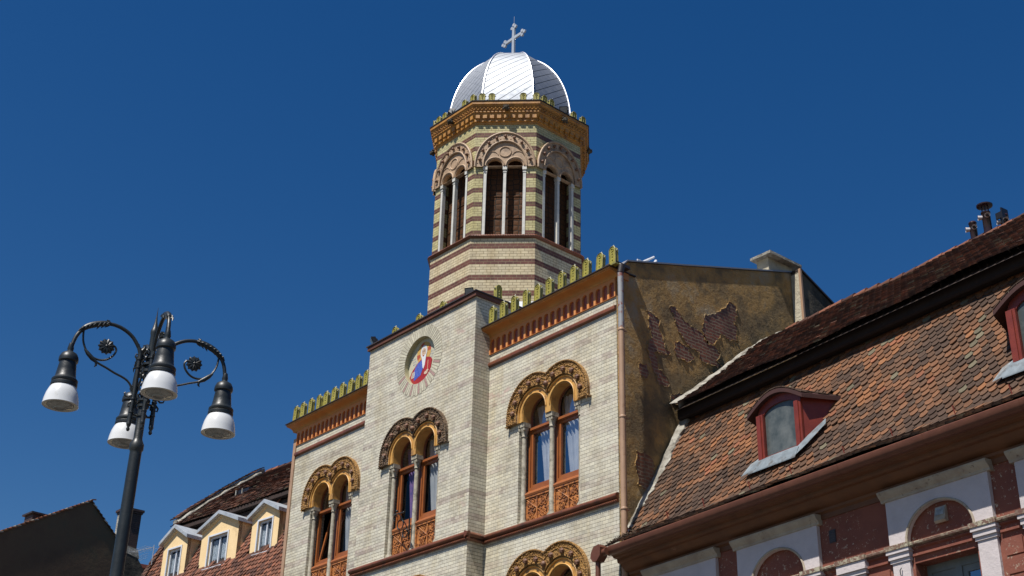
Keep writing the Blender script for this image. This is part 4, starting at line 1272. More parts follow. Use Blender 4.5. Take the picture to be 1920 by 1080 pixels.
# snow guard pins
for i in range(13):
    a = .25 + i * 1.12 + (.1 if i % 2 else 0)
    m = MB(); z = 9.12 + .16
    m.tube([FR_.p(a, -.05, 9.05), FR_.p(a - .02, -.09, 9.26)], .009, 5); m.tube([FR_.p(a - .02, -.09, 9.26), FR_.p(a - .015, -.02, 9.21)], .007, 5)
    m.build('snow_hook', 'rednice', red)
# gutter and boxed eaves
gp = [(-.555, 8.58), (-.60, 8.565), (-.65, 8.58), (-.685, 8.63), (-.69, 8.71), (-.675, 8.725), (-.665, 8.69), (-.64, 8.62), (-.555, 8.61)]
m = MB(); m.sweep(FR_, gp, .33, AE); 
for i in range(9): m.sweep(FR_, [(b - .004, z - .004) for b, z in gp[:6]], 1.2 + i * 1.7, 1.23 + i * 1.7, caps=False)
m.build('gutter', 'gutter', red, smooth=40)
cor = [(0.02, 8.18), (-.05, 8.18), (-.055, 8.26), (-.10, 8.29), (-.11, 8.33), (-.20, 8.36), (-.27, 8.42), (-.29, 8.46), (-.36, 8.47), (-.38, 8.50), (-.385, 8.54), (-.47, 8.55), (-.49, 8.58), (-.55, 8.60), (-.60, 8.66), (-.61, 8.72), (-.3, 8.82), (0.02, 8.95)]
m = MB(); m.sweep(FR_, [(b, z) for b, z in cor], .30, AE); m.build('eaves_cornice', 'redcornice', red, smooth=25)
# hopper and downpipe at the left end of the gutter
m = MB(); hb = FR_
m.prism(FR_, [(.02, 8.66), (.0, 8.56), (.08, 8.47), (.20, 8.47), (.30, 8.56), (.31, 8.72), (.26, 8.78), (.10, 8.76)], -.80, -.62)
m.tube([FR_.p(.25, -.70, 8.62), FR_.p(.40, -.70, 8.63)], .07, 10)
m.tube([FR_.p(.13, -.71, 8.52), FR_.p(.13, -.71, 8.2), FR_.p(.14, -.68, 4)], .052, 12)
m.build('rainwater_pipe', 'gutter', red, smooth=40)

# wall
def rarch(c): return [(c - .61, 7.402)] + arc(c, 7.40, .61, PI, 0, 22, .49)[1:-1] + [(c + .61, 7.402)]
blocks = [1.80, 4.27, 7.66, 10.05, 12.5]
wh = []
holes = [rarch(c) for c in blocks] + [[(c - .57, 4.8), (c - .57, 7.08), (c + .57, 7.08), (c + .57, 4.8)] for c in blocks]
m = MB(); m.prism(FR_, [(-.03, 0), (-.03, 8.30), (AE, 8.30), (AE, 0)], -0.03, .28, holes, back=False)
m.build('front_wall', 'redwall', red)
m = MB(); m.box(FR_, -.02, AE, -.015, .02, 7.12, 8.0); m.build('arch_infill', 'redwall', red)
m = MB(); m.box(FR_, -.02, AE, .9, .95, 0.1, 7.2); m.build('dark_backing', 'inside', red)
m = MB(); m.box(FR_, AE - .02, AE, .0, 9.4, 0, 9); m.build('side_wall', 'redwall', red)
for c in blocks:
    h = [(c - .61, 7.405)] + arc(c, 7.405, .61, PI, 0, 22, .49)[1:-1] + [(c + .61, 7.405)]
    m = MB(); m.prism(FR_, [(c - .96, 7.40), (c - .96, 8.10), (c + .96, 8.10), (c + .96, 7.40), (c + .61, 7.40)] + h[::-1][1:-1] + [(c - .61, 7.40)], -.10, .03, back=False)
    blk = m.build('window_surround', 'whitewall', red)
    m = MB(); m.sweep(FR_, [(0.02, 8.10), (-.115, 8.10), (-.125, 8.14), (-.17, 8.19), (-.20, 8.235), (-.20, 8.26), (0.02, 8.265)], c - 1.03, c + 1.03)
    m.build('hood_moulding', 'creamtrim', blk)
    m = MB(); n = 22   # thin moulding round the arch
    m.tube([FR_.p(x, -.10, z) for x, z in arc(c, 7.41, .625, PI, 0, 22, .505)], .022, 6)
    m.build('arch_moulding', 'creamtrim', blk, smooth=50)
    for s in (-1, 1):
        a = c + s * .79
        m = MB(); m.box(FR_, a - .165, a + .165, -.08, .02, 4.6, 7.14)
        m.build('pilaster', 'whitewall', blk)
        m = MB()
        m.box(FR_, a - .19, a + .19, -.10, .02, 7.14, 7.19); m.box(FR_, a - .20, a + .20, -.125, .02, 7.192, 7.27); m.box(FR_, a - .22, a + .22, -.15, .02, 7.272, 7.325)
        m.build('capital', 'whitewall', blk)
    # casement
    m = MB()
    o = [(c - .57, 4.8), (c - .57, 7.08), (c + .57, 7.08), (c + .57, 4.8)]
    i1 = [(c - .49, 4.9), (c - .49, 6.96), (c - .06, 6.96), (c - .06, 4.9)]
    i2 = [(c + .06, 4.9), (c + .06, 6.96), (c + .49, 6.96), (c + .49, 4.9)]
    m.prism(FR_, o, .22, .30, [i1, i2])
    fr2 = m.build('casement_window', 'greyframe', red)
    for (x0, x1) in ((c - .49, c - .06), (c + .06, c + .49)):
        m = MB(); q = [(x0, 4.9), (x0, 6.96), (x1, 6.96), (x1, 4.9)]; q2 = [(x0 + .09, 5.0), (x0 + .09, 6.86), (x1 - .09, 6.86), (x1 - .09, 5.0)]
        m.prism(FR_, q, .24, .28, [q2]); m.build('sash', 'greyframe', fr2)
        m = MB(); m.face([FR_.p(x0, .262, 4.95), FR_.p(x1, .262, 4.95), FR_.p(x1, .262, 6.9), FR_.p(x0, .262, 6.9)]); m.build('pane', 'glass', fr2)
# ledge across the wall and small belts below it
m = MB(); m.sweep(FR_, [(0.02, 7.325), (-.09, 7.327), (-.125, 7.345), (-.13, 7.375), (-.11, 7.390), (0.02, 7.398)], -.03, AE)
for c in blocks:
    for s in (-1, 1): m.box(FR_, c + s * .79 - .235, c + s * .79 + .235, -.165, .01, 7.327, 7.3985)
m.box(FR_, 5.585, 6.215, -.15, .01, 7.327, 7.3985)
m.build('ledge', 'ledge', red)
m = MB()
edges = [0.0] + [v for c in blocks for v in (c - 1.02, c + 1.02)] + [AE]
for c in blocks:
    m.sweep(FR_, [(.06, 7.10), (-.03, 7.10), (-.04, 7.17), (-.075, 7.18), (-.075, 7.215), (-.04, 7.22), (-.04, 7.28), (-.08, 7.30), (-.08, 7.322), (.06, 7.322)], c - .56, c + .56)
for a0, a1 in [(edges[i], edges[i + 1]) for i in range(0, len(edges), 2)]:
    if a1 - a0 > .12: m.sweep(FR_, [(.01, 7.10), (-.03, 7.10), (-.04, 7.17), (-.075, 7.18), (-.075, 7.215), (-.04, 7.22), (-.04, 7.28), (-.08, 7.30), (-.08, 7.322), (.01, 7.322)], a0, a1)
    for z in (6.84, 6.58, 6.32, 6.06):
        pass
m.build('belt_moulding', 'redwall', red)
for a0, a1 in [(edges[i], edges[i + 1]) for i in range(0, len(edges), 2)]:
    if a1 - a0 < .12: continue
    m = MB()
    for k in range(8):
        z1 = 7.08 - k * .26; m.box(FR_, a0 + .03, a1 - .03, -.055, .01, z1 - .235, z1)
    m.build('rusticated_panel', 'redwall', red)
# plain pilaster cap between the middle surrounds, small vent
m = MB(); m.box(FR_, 5.66, 6.14, -.07, .01, 4.6, 7.12); m.box(FR_, 5.62, 6.18, -.10, .01, 7.122, 7.19); m.box(FR_, 5.60, 6.20, -.13, .01, 7.192, 7.325)
m.build('narrow_pilaster', 'whitewall', red)
m = MB(); m.box(FR_, 5.43, 5.57, -.042, -.02, 7.76, 7.97)
for k in range(5): m.box(FR_, 5.44, 5.56, -.05, -.042, 7.775 + k * .04, 7.79 + k * .04)
m.build('wall_vent', 'darkmetal', red)
# old box lamp in the arch
m = MB(); fr = FR_
V = [fr.p(7.55, -.02, 7.80), fr.p(7.73, -.02, 7.80), fr.p(7.55, .04, 7.80), fr.p(7.73, .04, 7.80)]
m.prism_bz(FR_, [(.06, 7.82), (-.04, 7.82), (-.10, 7.60), (-.07, 7.57), (.06, 7.60)], 7.58, 7.78)
wl = m.build('wall_lamp', 'creamtrim', red)
m = MB(); m.idx([fr.p(7.60, -.055, 7.80), fr.p(7.76, -.055, 7.80), fr.p(7.76, -.088, 7.68), fr.p(7.60, -.088, 7.68)], [(0, 1, 2, 3)]); m.build('lamp_glass', 'lens', wl)
# hanging iron hook on pilaster
m = MB(); m.tube([FR_.p(6.88, -.10, 7.05), FR_.p(6.88, -.14, 7.0), FR_.p(6.88, -.13, 6.93), FR_.p(6.90, -.10, 6.88)], .008, 5); m.build('iron_hook', 'iron', red)

# eyelid dormers
def red_dormer(c):
    m = MB()
    f = FR_
    bF = .40
    # arched hood
    n = 18
    top = [(c - .74 + 1.40 * i / n, 10.70 + .29 * math.sin(PI * i / n) ** 1.0 - .02) for i in range(n + 1)]
    P = []
    def back(x, z):   # depth where the hood meets the roof slope
        b = 0.90 + (z - 10.46) * (0.40 / 0.71)
        return b + .05
    for x, z in top: P.append(f.p(x, bF - .10, z))
    for x, z in top: P.append(f.p(x + (x - c) * .45, back(x, z), z + .02))
    for x, z in top: P.append(f.p(x, bF - .10, z - .075))
    for x, z in top: P.append(f.p(x + (x - c) * .42, back(x, z) - .02, z - .06))
    k = n + 1
    F = []
    for i in range(n):
        F += [(i, i + 1, k + i + 1, k + i), (i, i + 1, 2 * k + i + 1, 2 * k + i), (2 * k + i, 2 * k + i + 1, 3 * k + i + 1, 3 * k + i)]
    F += [(0, k, 3 * k, 2 * k), (n, k + n, 3 * k + n, 2 * k + n)]
    m.idx(P, F)
    d = m.build('dormer', 'shadehood', red, smooth=40)
    # tiles over the hood
    m = MB(); r4 = random.Random(int(c * 10))
    for r_ in range(5):
        for i in range(9):
            t0 = (i + (.5 if r_ % 2 else 0)) / 9; t1 = t0 + 1 / 9 - .006
            if t1 > 1: continue
            m.tint = pal_red(r4, 0, 0)
            q = []
            for t, s in ((t0, 0), (t1, 0), (t1, 1), (t0, 1)):
                x = c - .74 + 1.40 * t; z = 10.68 + .29 * math.sin(PI * t)
                b0 = bF - .10 + (back(x, z) - bF + .1) * r_ / 5; b1 = bF - .10 + (back(x, z) - bF + .1) * (r_ + 1.4) / 5
                q.append(f.p(x + (x - c) * .45 * ((r_ + (0 if s == 0 else 1.4)) / 5), b0 if s == 0 else b1, z + (.04 if s == 0 else .015)))
            m.face(q)
            m.face([q[0], q[1], q[1] - Vector((0, 0, .02)), q[0] - Vector((0, 0, .02))])
    m.build('hood_tiles', 'tile', d)
    # front board
    m = MB()
    outer = [(c - .56, 9.78), (c - .56, 10.64)] + [(x, z - .07) for x, z in top if c - .54 < x < c + .54] + [(c + .56, 10.60), (c + .56, 9.78)]
    inner = [(c - .40, 9.82)] + arc(c, 10.60, .40, PI, 0, 12, .14) + [(c + .40, 9.82)]
    m.prism(f, outer, bF, bF + .06, [inner])
    for s in (-1, 1):
        m.box(f, c + s * .48 - .085, c + s * .48 + .085, bF - .045, bF + .0, 9.76, 10.62)
        m.box(f, c + s * .48 - .035, c + s * .48 + .035, bF - .065, bF - .045, 9.77, 10.60)
    # side cheeks down to the roof
    for s in (-1, 1):
        x = c + s * .555
        m.face([f.p(x, bF, 9.76), f.p(x, bF, 10.68), f.p(x + s * .30, 1.04, 10.70), f.p(x + s * .06, .62, 10.04)])
    m.build('dormer_front', 'rednice', d)
    m = MB(); m.box(f, c - .42, c + .42, bF + .03, bF + .04, 9.80, 10.76); m.build('dormer_pane', 'frosted', d)
    # zinc apron
    m = MB()
    m.idx([f.p(c - .52, bF + .03, 9.83), f.p(c + .50, bF + .03, 9.83), f.p(c + .52, bF - .13, 9.72), f.p(c - .54, bF - .13, 9.72), f.p(c + .52, bF - .135, 9.66), f.p(c - .54, bF - .135, 9.66)],
          [(0, 1, 2, 3), (3, 2, 4, 5)])
    m.idx([f.p(c - .56, bF - .137, 9.725), f.p(c + .54, bF - .137, 9.725), f.p(c + .55, bF - .26, 9.51), f.p(c - .64, bF - .26, 9.51), f.p(c + .55, bF - .262, 9.49), f.p(c - .64, bF - .262, 9.49)], [(0, 1, 2, 3), (3, 2, 4, 5)])
    # wings of the apron running up / down beside the frame
    m.idx([f.p(c - .54, bF - .10, 9.72), f.p(c - .57, bF + .02, 9.86), f.p(c - .72, bF - .10, 9.74), f.p(c - .82, bF - .26, 9.50), f.p(c - .62, bF - .24, 9.53)], [(0, 1, 2, 3, 4)])
    m.idx([f.p(c + .50, bF - .12, 9.74), f.p(c + .54, bF - .24, 9.54), f.p(c + .72, bF - .12, 9.72), f.p(c + .98, bF + .10, 10.06), f.p(c + .90, bF + .20, 10.20), f.p(c + .62, bF + .03, 9.94)], [(0, 1, 2, 3, 4, 5)])
    m.build('apron', 'lead', d)
for c in DR_A: red_dormer(c)

# flue pipes on the ridge
def flue(a, b, zb, zt, r, cowl, lab):
    m = MB(); c = FR_.p(a, b, 0)
    if cowl:
        m.lathe(c, [(r, zb), (r, zt - .22), (r + .012, zt - .21), (r + .012, zt - .19), (r - .02, zt - .18)], 16)
        for k in range(6):
            t = k * PI / 3; m.tube([c + Vector((math.cos(t) * (r - .015), math.sin(t) * (r - .015), zt - .2)), c + Vector((math.cos(t) * (r - .015), math.sin(t) * (r - .015), zt - .04))], .012, 5)
        m.lathe(c, [(0, zt - .05), (r + .02, zt - .06), (r + .075, zt - .045), (r + .08, zt - .02), (r + .03, zt), (0, zt + .01)], 16)
    else:
        m.lathe(c, [(r, zb), (r, zt - .05), (r + .012, zt - .04), (r, zt - .01), (r - .03, zt + .01), (0, zt + .012)], 16)
    o = m.build('flue_pipe', 'flue', red, smooth=50)
    m = MB(); zc_ = zt - (.30 if cowl else .17)
    d1 = Vector((.62, -.7, -.1)).normalized(); d2 = Vector((-.75, -.55, 0)).normalized()
    for d in (d1, d2):
        p = c + Vector((0, 0, zc_)); m.tube([p + d * (r - .02), p + d * (r + .07)], [.042, .05], 12, cap=False)
        m.tube([p + d * (r + .055), p + d * (r + .075)], .052, 12, cap=False)
    m.build('flue_port', 'flue_rim', o, smooth=50)
flue(5.43, 4.92, 14.75, 15.35, .075, False, '')
flue(5.77, 4.92, 14.8, 15.60, .085, True, '')
flue(6.02, 5.15, 14.8, 15.33, .08, False, '')
m = MB(); m.box(FR_, 6.06, 6.09, 5.0, 5.2, 15.0, 15.42); m.box(FR_, 5.93, 6.06, 5.0, 5.03, 15.2, 15.34); m.build('flue_plate', 'black', red)

# ================================================================== LEFT HOUSE
PS = math.radians(5.5)
FL = Fr((-31.3, 18.7, 0), PS)
lh = thing('town_house', 'pale yellow house with three gabled dormers in a tiled roof left of the church', 'house', tuple(FL.p(-4.3, -1, 0)))
llow = [(-1.25, 9.45), (-.9, 9.95), (-.45, 11.0), (0, 12.0), (.45, 12.93), (.92, 13.86)]
lup = [(.72, 13.98), (1.8, 14.95), (3.0, 15.93), (4.15, 16.72)]
DL = [(-7.49, -6.15, 11.80, 13.12, 13.50), (-5.37, -3.45, 11.84, 13.10, 13.48), (-2.76, -1.45, 11.83, 13.02, 13.34)]
def lskip(x, b, z):
    return any(a0 - .02 < x < a1 + .02 and z > 11.86 for a0, a1, *_ in DL)
r5 = random.Random(31)
m = MB(); tiles(m, FL, llow, -8.62, .45, .17, .15, r5, pal_mid, lskip, lift=.05); m.build('lower_roof', 'tile', lh)
def sagl(x, b): return .03 * math.sin(x * .8 + 2)
def vskip(x, b, z): return -7.05 < x < -6.1 and 14.9 < z < 15.32
m = MB(); tiles(m, FL, lup, -8.55, .45, .17, .14, r5, pal_old, vskip, lift=.05, sag=sagl); m.build('upper_roof', 'oldtile', lh)
m = MB(); m.sweep(FL, [(b + .03, z - .04) for b, z in llow], -8.6, .45, caps=False); m.sweep(FL, [(b + .03, z - .04) for b, z in lup] + [(9.5, 12.5), (9.5, 0)], -8.55, .45, caps=False)
m.sweep(FL, [(.74, 13.84), (.74, 13.95)], -8.55, .45, caps=False); m.sweep(FL, [(.74, 13.85), (1.1, 13.9)], -8.55, .45, caps=False)
m.build('roof_boarding', 'underroof', lh)
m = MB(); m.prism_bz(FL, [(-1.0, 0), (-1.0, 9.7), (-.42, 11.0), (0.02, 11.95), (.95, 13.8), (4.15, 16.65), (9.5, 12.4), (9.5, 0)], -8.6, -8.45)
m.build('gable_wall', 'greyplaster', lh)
m = MB(); m.box(FL, -8.6, .45, -1.0, -.9, 0, 9.6); m.build('front_wall', 'yellow', lh)
# verge parapet carrying its own tiles
m = MB()
vp_ = [(.95, 14.15), (1.8, 14.92), (3.0, 15.90), (4.12, 16.75)]
m.prism_bz(FL, vp_ + [(b - .04, z + .17) for b, z in reversed(vp_)], -8.72, -8.46)
m.build('verge_parapet', 'mortar', lh)
m = MB(); rv_ = random.Random(4)
pp = []
for i in range(len(vp_) - 1):
    for k in range(6): pp.append(FL.p(-8.40 + rv_.uniform(-.03, .04), lerp(vp_[i][0], vp_[i + 1][0], k / 6) - .03, lerp(vp_[i][1], vp_[i + 1][1], k / 6) + .07 + rv_.uniform(-.02, .03)))
m.tube(pp, [rv_.uniform(.03, .085) for _ in pp], 7); m.build('verge_mortar', 'mortar', lh, smooth=60)
m = MB(); tiles(m, FL, [(b - .06, z + .20) for b, z in vp_], -8.95, -8.42, .17, .16, r5, pal_old, lift=.035, thick=.03); m.build('verge_tiles', 'oldtile', lh)
# lower verge (tiles stepping down at the left end)
m = MB(); tiles(m, FL, [(b - .05, z + .05) for b, z in llow], -8.78, -8.50, .16, .15, r5, pal_old, lift=.035, thick=.03); m.build('lower_verge_tiles', 'oldtile', lh)
x = -8.4; m = MB()
while x < .3:
    m.tint = pal_mid(r5, x, 0); z = 16.73 + sagl(x, 4)
    m.tube([FL.p(x, 4.16, z), FL.p(x + .38, 4.16, z + .01)], [.09, .105], 8); x += .36
m.build('ridge_tiles', 'oldtile', lh, smooth=40)
# roof vent
m = MB(); b0 = 1.95
m.idx([FL.p(-6.72, b0 - .02, 14.86), FL.p(-6.10, b0 - .02, 14.88), FL.p(-6.10, b0 + .02, 15.20), FL.p(-6.72, b0 + .02, 15.20), FL.p(-6.72, b0 + .5, 15.22), FL.p(-6.0, b0 + .5, 15.22)], [(0, 1, 2, 3), (3, 2, 5, 4)])
m.face([FL.p(-6.10, b0, 14.88), FL.p(-6.10, b0, 15.20), FL.p(-5.98, b0 + .45, 15.28)])
rv = m.build('roof_vent', 'black', lh)
m = MB(); m.box(FL, -6.76, -6.08, b0 - .06, b0 - .02, 14.82, 14.87); m.box(FL, -6.76, -6.72, b0 - .06, b0 - .02, 14.87, 15.2); m.box(FL, -6.42, -6.39, b0 - .05, b0 - .021, 14.87, 15.2)
m.build('vent_frame', 'mortar', rv)
# dormers
for (a0, a1, zb, ze, zp) in DL:
    c = (a0 + a1) / 2; dep = 1.15
    ww = {-7.49: (-7.16, -6.46), -5.37: (-4.93, -3.96), -2.76: (-2.42, -1.75)}[a0]
    z0, z1 = 11.90, 12.86
    m = MB(); hole = [(ww[0], z0), (ww[0], z1), (ww[1], z1), (ww[1], z0)]
    m.prism(FL, [(a0, zb - .25), (a0, ze), (c, zp), (a1, ze), (a1, zb - .25)], 0, .12, [hole], back=False)
    for x in (a0, a1): m.face([FL.p(x, .0, zb - .25), FL.p(x, .0, ze), FL.p(x, dep, ze + .0), FL.p(x, .05, zb - .2)])
    d = m.build('dormer', 'yellow', lh)
    # raised yellow band under the rake
    m = MB()
    for s, xe in ((-1, a0), (1, a1)):
        dx = (c - xe)
        P = [(xe, ze - .09), (xe, ze + .0), (c, zp), (c, zp - .09)]
        m.prism(FL, P, -.03, .0)
    m.build('rake_band', 'yellow', d)
    m = MB()
    for s, xe in ((-1, a0), (1, a1)):
        ox = xe + s * .12; oz = ze - .12 * (zp - ze) / abs(c - xe)
        V = [FL.p(ox, -.14, oz), FL.p(c, -.14, zp), FL.p(c, 1.5, zp), FL.p(ox, 1.3, oz)]
        V2 = [v + Vector((0, 0, .11)) for v in V]
        m.idx(V + V2, [(0, 1, 2, 3), (4, 5, 6, 7), (0, 1, 5, 4), (3, 0, 4, 7), (1, 2, 6, 5), (2, 3, 7, 6)])
    m.build('dormer_roof', 'zinc', d)
    # window
    m = MB(); o = [(ww[0] - .05, z0 - .02), (ww[0] - .05, z1 + .05), (ww[1] + .05, z1 + .05), (ww[1] + .05, z0 - .02)]
    i_ = [(ww[0] + .0, z0), (ww[0], z1), (ww[1], z1), (ww[1], z0)]
    m.prism(FL, o, -.03, .0, [i_])
    m.prism(FL, [(ww[0], z0), (ww[0], z1), (ww[1], z1), (ww[1], z0)], .05, .10, [[(ww[0] + .05, z0 + .06), (ww[0] + .05, z1 - .06), (c - .02 if False else (ww[0] + ww[1]) / 2 - .025, z1 - .06), ((ww[0] + ww[1]) / 2 - .025, z0 + .06)],
             [((ww[0] + ww[1]) / 2 + .025, z0 + .06), ((ww[0] + ww[1]) / 2 + .025, z1 - .06), (ww[1] - .05, z1 - .06), (ww[1] - .05, z0 + .06)]])
    m.box(FL, ww[0] - .10, ww[1] + .10, -.10, .0, z0 - .12, z0 - .03)
    m.build('window_frame', 'whiteframe', d)
    m = MB(); m.face([FL.p(ww[0] + .02, .09, z0 + .02), FL.p(ww[1] - .02, .09, z0 + .02), FL.p(ww[1] - .02, .09, z1 - .02), FL.p(ww[0] + .02, .09, z1 - .02)]); m.build('pane', 'glass_clear', d)
    m = MB()
    V = []; n = 30
    for z in (z0, z1 - .1):
        for i in range(n + 1): V.append(FL.p(lerp(ww[0], ww[1], i / n), .125 + .015 * math.sin(i * 1.7), z))
    m.idx(V, [(i, i + 1, n + 2 + i, n + 1 + i) for i in range(n)]); m.build('curtain', 'lace', d, smooth=60)
    m = MB(); m.box(FL, a0 + .05, a1 - .05, .5, .52, zb + .3, ze); m.build('dark_backing', 'inside', d)

# TV antenna on the left house
m = MB(); p = FL.p(-8.9, -.1, 12.9)
m.tube([FL.p(-8.55, .25, 12.6), FL.p(-8.55, .25, 13.35)], .012, 5)
m.tube([FL.p(-8.55, .25, 13.28), FL.p(-9.9, .25, 13.35)], .010, 5)
for k in range(7): m.tube([FL.p(-8.7 - k * .18, -.0 + .01 * k, 13.29 + k * .006), FL.p(-8.7 - k * .18, .5 - .01 * k, 13.29 + k * .006)], .005, 4)
for k in range(3): m.tube([FL.p(-8.6, .1, 13.05 - k * .07), FL.p(-9.3, .2, 13.08 - k * .07)], .005, 4)
an = m.build('antenna', 'zinc', lh)

# ================================================================== FAR LEFT HOUSE
aF = math.radians(5)
FF = Fr((-46, 18.26, 0)); FF.U = Vector((-math.sin(aF), math.cos(aF), 0)); FF.V = Vector((-math.cos(aF), -math.sin(aF), 0))
fh = thing('town_house', 'plain brown shadowed gable wall with a tiled verge at the far left', 'house', tuple(FF.p(-1, 0, 0)))
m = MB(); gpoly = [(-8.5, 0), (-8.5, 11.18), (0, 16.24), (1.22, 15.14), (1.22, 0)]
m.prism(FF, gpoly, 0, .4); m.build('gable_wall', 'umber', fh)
m = MB(); r6 = random.Random(41)
# tiled verge: end tiles seen edge-on
for (t0, z0, t1, z1) in ((-8.5, 11.18, 0, 16.24), (1.3, 15.06, 0, 16.24)):
    L = math.hypot(t1 - t0, z1 - z0); n = int(L / .17)
    for i in range(n + 1):
        k0, k1 = i / n, (i + 1.35) / n
        m.tint = pal_red(r6, i * .3, i * .4) if i % 4 else (.3, .27, .22)
        A = (lerp(t0, t1, k0), lerp(z0, z1, k0) + .08); B = (lerp(t0, t1, min(k1, 1.02)), lerp(z0, z1, min(k1, 1.02)) + .02)
        m.idx([FF.p(A[0], -.05, A[1]), FF.p(B[0], -.05, B[1]), FF.p(B[0], 5, B[1]), FF.p(A[0], 5, A[1]), FF.p(A[0], -.05, A[1] - .05), FF.p(B[0], -.05, B[1] - .05)], [(0, 1, 2, 3), (0, 1, 5, 4), (0, 3, 4)])
m.build('roof', 'tile', fh)
m = MB(); m.box(FF, -1.95, -1.30, .3, .9, 14.6, 15.40); ch = m.build('chimney', 'darkbrick', fh)
m = MB(); m.box(FF, -2.03, -1.22, .22, .98, 15.40, 15.46); m.build('chimney_cap', 'darkmetal', ch)

# tall chimney and dark rear building behind the lamp post
rh_ = thing('rear_building', 'dark low building with a tall brick chimney behind the lamp post', 'building', (-50.5, 22, 0))
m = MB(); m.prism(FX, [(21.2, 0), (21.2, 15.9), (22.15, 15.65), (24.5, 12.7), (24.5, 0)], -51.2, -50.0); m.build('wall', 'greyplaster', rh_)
m = MB(); m.box(WORLD, -50.75, -50.05, 21.35, 22.05, 15.6, 17.52); ch = m.build('chimney', 'darkbrick', rh_)
m = MB(); m.box(WORLD, -50.745, -50.055, 21.338, 21.349, 15.8, 17.52); m.build('lit_face', 'mortar', ch)  # pale sheet over the sunlit side, its brightness put into the colour
m = MB(); m.box(WORLD, -50.83, -49.97, 21.27, 22.13, 17.522, 17.62); m.box(WORLD, -50.79, -50.01, 21.31, 22.09, 17.45, 17.521); m.build('chimney_cap', 'darkbrick', ch)
m = MB(); m.prism(FX, [(21.2, 15.9), (21.3, 16.15), (22.1, 16.0), (22.2, 15.65)], -50.9, -49.99); m.build('mortar_skirt', 'mortar', ch)

bh = thing('distant_house', 'tiny distant white house with a red roof between the chimney and the yellow house', 'house', (-58, 26.3, 0))
m = MB(); m.box(WORLD, -60, -58, 25.7, 31, 0, 17.42); m.build('wall', 'whitewall', bh)
m = MB(); m.prism(FX, [(25.35, 17.45), (25.45, 17.60), (31, 17.75), (31, 17.5)], -60.2, -57.7); m.build('roof', 'redtile_flat', bh) if 'redtile_flat' in M else m.build('roof', 'frieze', bh)
m = MB(); m.box(WORLD, -58.0, -57.98, 26.0, 26.35, 16.6, 17.25); m.build('window', 'black', bh)

# ================================================================== STREET LAMP
LC = Vector((-11.954, 5.108, 0)); AL = 1.3301
lamp = thing('street_lamp', 'black iron street lamp with four curved arms and white bell shades', 'street lamp', tuple(LC))
m = MB()
m.lathe(LC, [(.26, 0), (.26, .12), (.20, .2), (.16, .9), (.12, 1.1), (.09, 1.3), (.070, 2.0), (.064, 4.5), (.058, 6.0), (.058, 6.03), (.070, 6.05), (.070, 6.10), (.055, 6.13), (.044, 6.16), (.043, 6.5), (.042, 6.95),
             (.036, 7.0), (.034, 7.28), (.04, 7.30), (.04, 7.33), (.028, 7.36), (.016, 7.42), (.006, 7.50), (.001, 7.60)], 18)
pole = m.build('pole', 'iron', lamp, smooth=40)
mlo, mhi = MB(), MB()
for z, r in ((6.40, .055), (6.50, .06), (6.56, .065), (6.88, .06), (6.95, .07), (7.02, .06)):
    m = mlo if z < 6.76 else mhi
    m.lathe(LC, [(.025, z - .02), (r, z - .012), (r, z + .012), (.025, z + .02)], 12)
for k in range(4):
    a = AL + k * PI / 2; d = Vector((math.cos(a), math.sin(a), 0)); e = Vector((-d.y, d.x, 0))
    for z in (6.53, 6.93, 6.40):
        m = mlo if z < 6.76 else mhi
        m.tube([LC + d * .03 + Vector((0, 0, z)), LC + d * .115 + Vector((0, 0, z))], .011, 6)
    a2 = a + PI / 4; d2 = Vector((math.cos(a2), math.sin(a2), 0))
    for z0 in (6.62, 6.72, 6.8, 7.0, 7.08):     # cast leaf scrolls
        m = mlo if z0 < 6.76 else mhi
        pts = [LC + d2 * (.04 + .04 * math.sin(t)) + Vector((0, 0, z0 + .03 * math.cos(t))) for t in [q * .6 for q in range(9)]]
        m.tube(pts, .009, 5)
    for z0, s in ((7.08, 1), (6.97, 1), (6.55, -1), (6.62, 1)):
        m = mlo if z0 < 6.76 else mhi
        m.tube([LC + d * (.105 + x) + Vector((0, 0, z0 + y * s)) for x, y in ((0, 0), (.02, .02), (.045, .045), (.04, .075), (.02, .07))], [.012, .012, .01, .008, .005], 6)
        m.tube([LC + d * (.105 - x * .7) + e * .0 + Vector((0, 0, z0 + y * s)) for x, y in ((0, 0), (.02, .02), (.045, .045), (.04, .075), (.02, .07))], [.012, .012, .01, .008, .005], 6)


for m in (mlo, mhi): m.build('ornament', 'iron', pole, smooth=50)
def spline(pts, k=5):
    out = []
    n = len(pts)
    for i in range(n - 1):
        p0, p1, p2, p3 = pts[max(i - 1, 0)], pts[i], pts[i + 1], pts[min(i + 2, n - 1)]
        for j in range(k):
            t = j / k
            out.append(tuple(.5 * (2 * b + (c - a) * t + (2 * a - 5 * b + 4 * c - d) * t * t + (-a + 3 * b - 3 * c + d) * t ** 3) for a, b, c, d in zip(p0, p1, p2, p3)))
    out.append(pts[-1]); return out
def loc3(pts): return [Vector((r, 0, z)) for r, z in pts]
armp = spline([(.11, 6.30), (.105, 6.6), (.105, 6.95), (.11, 7.07), (.16, 7.16), (.22, 7.23), (.31, 7.285), (.41, 7.31), (.5, 7.30), (.61, 7.26), (.69, 7.205), (.745, 7.12), (.772, 7.01), (.78, 6.90)], 5)
m = MB(); rr = [(.023 if r < .12 else .020) for r, z in armp]
m.tube(loc3(armp), rr, 8)
m.lathe((.11, 0, 0), [(0, 6.22), (.012, 6.225), (.020, 6.245), (.012, 6.265), (.02, 6.28), (.026, 6.30), (.02, 6.32)], 10)
for z in (6.42, 6.56, 6.9, 6.99): m.lathe((.106, 0, 0), [(.02, z - .012), (.028, z - .006), (.028, z + .006), (.02, z + .012)], 10)
arm = m.build('arm', 'iron', lamp, smooth=50)
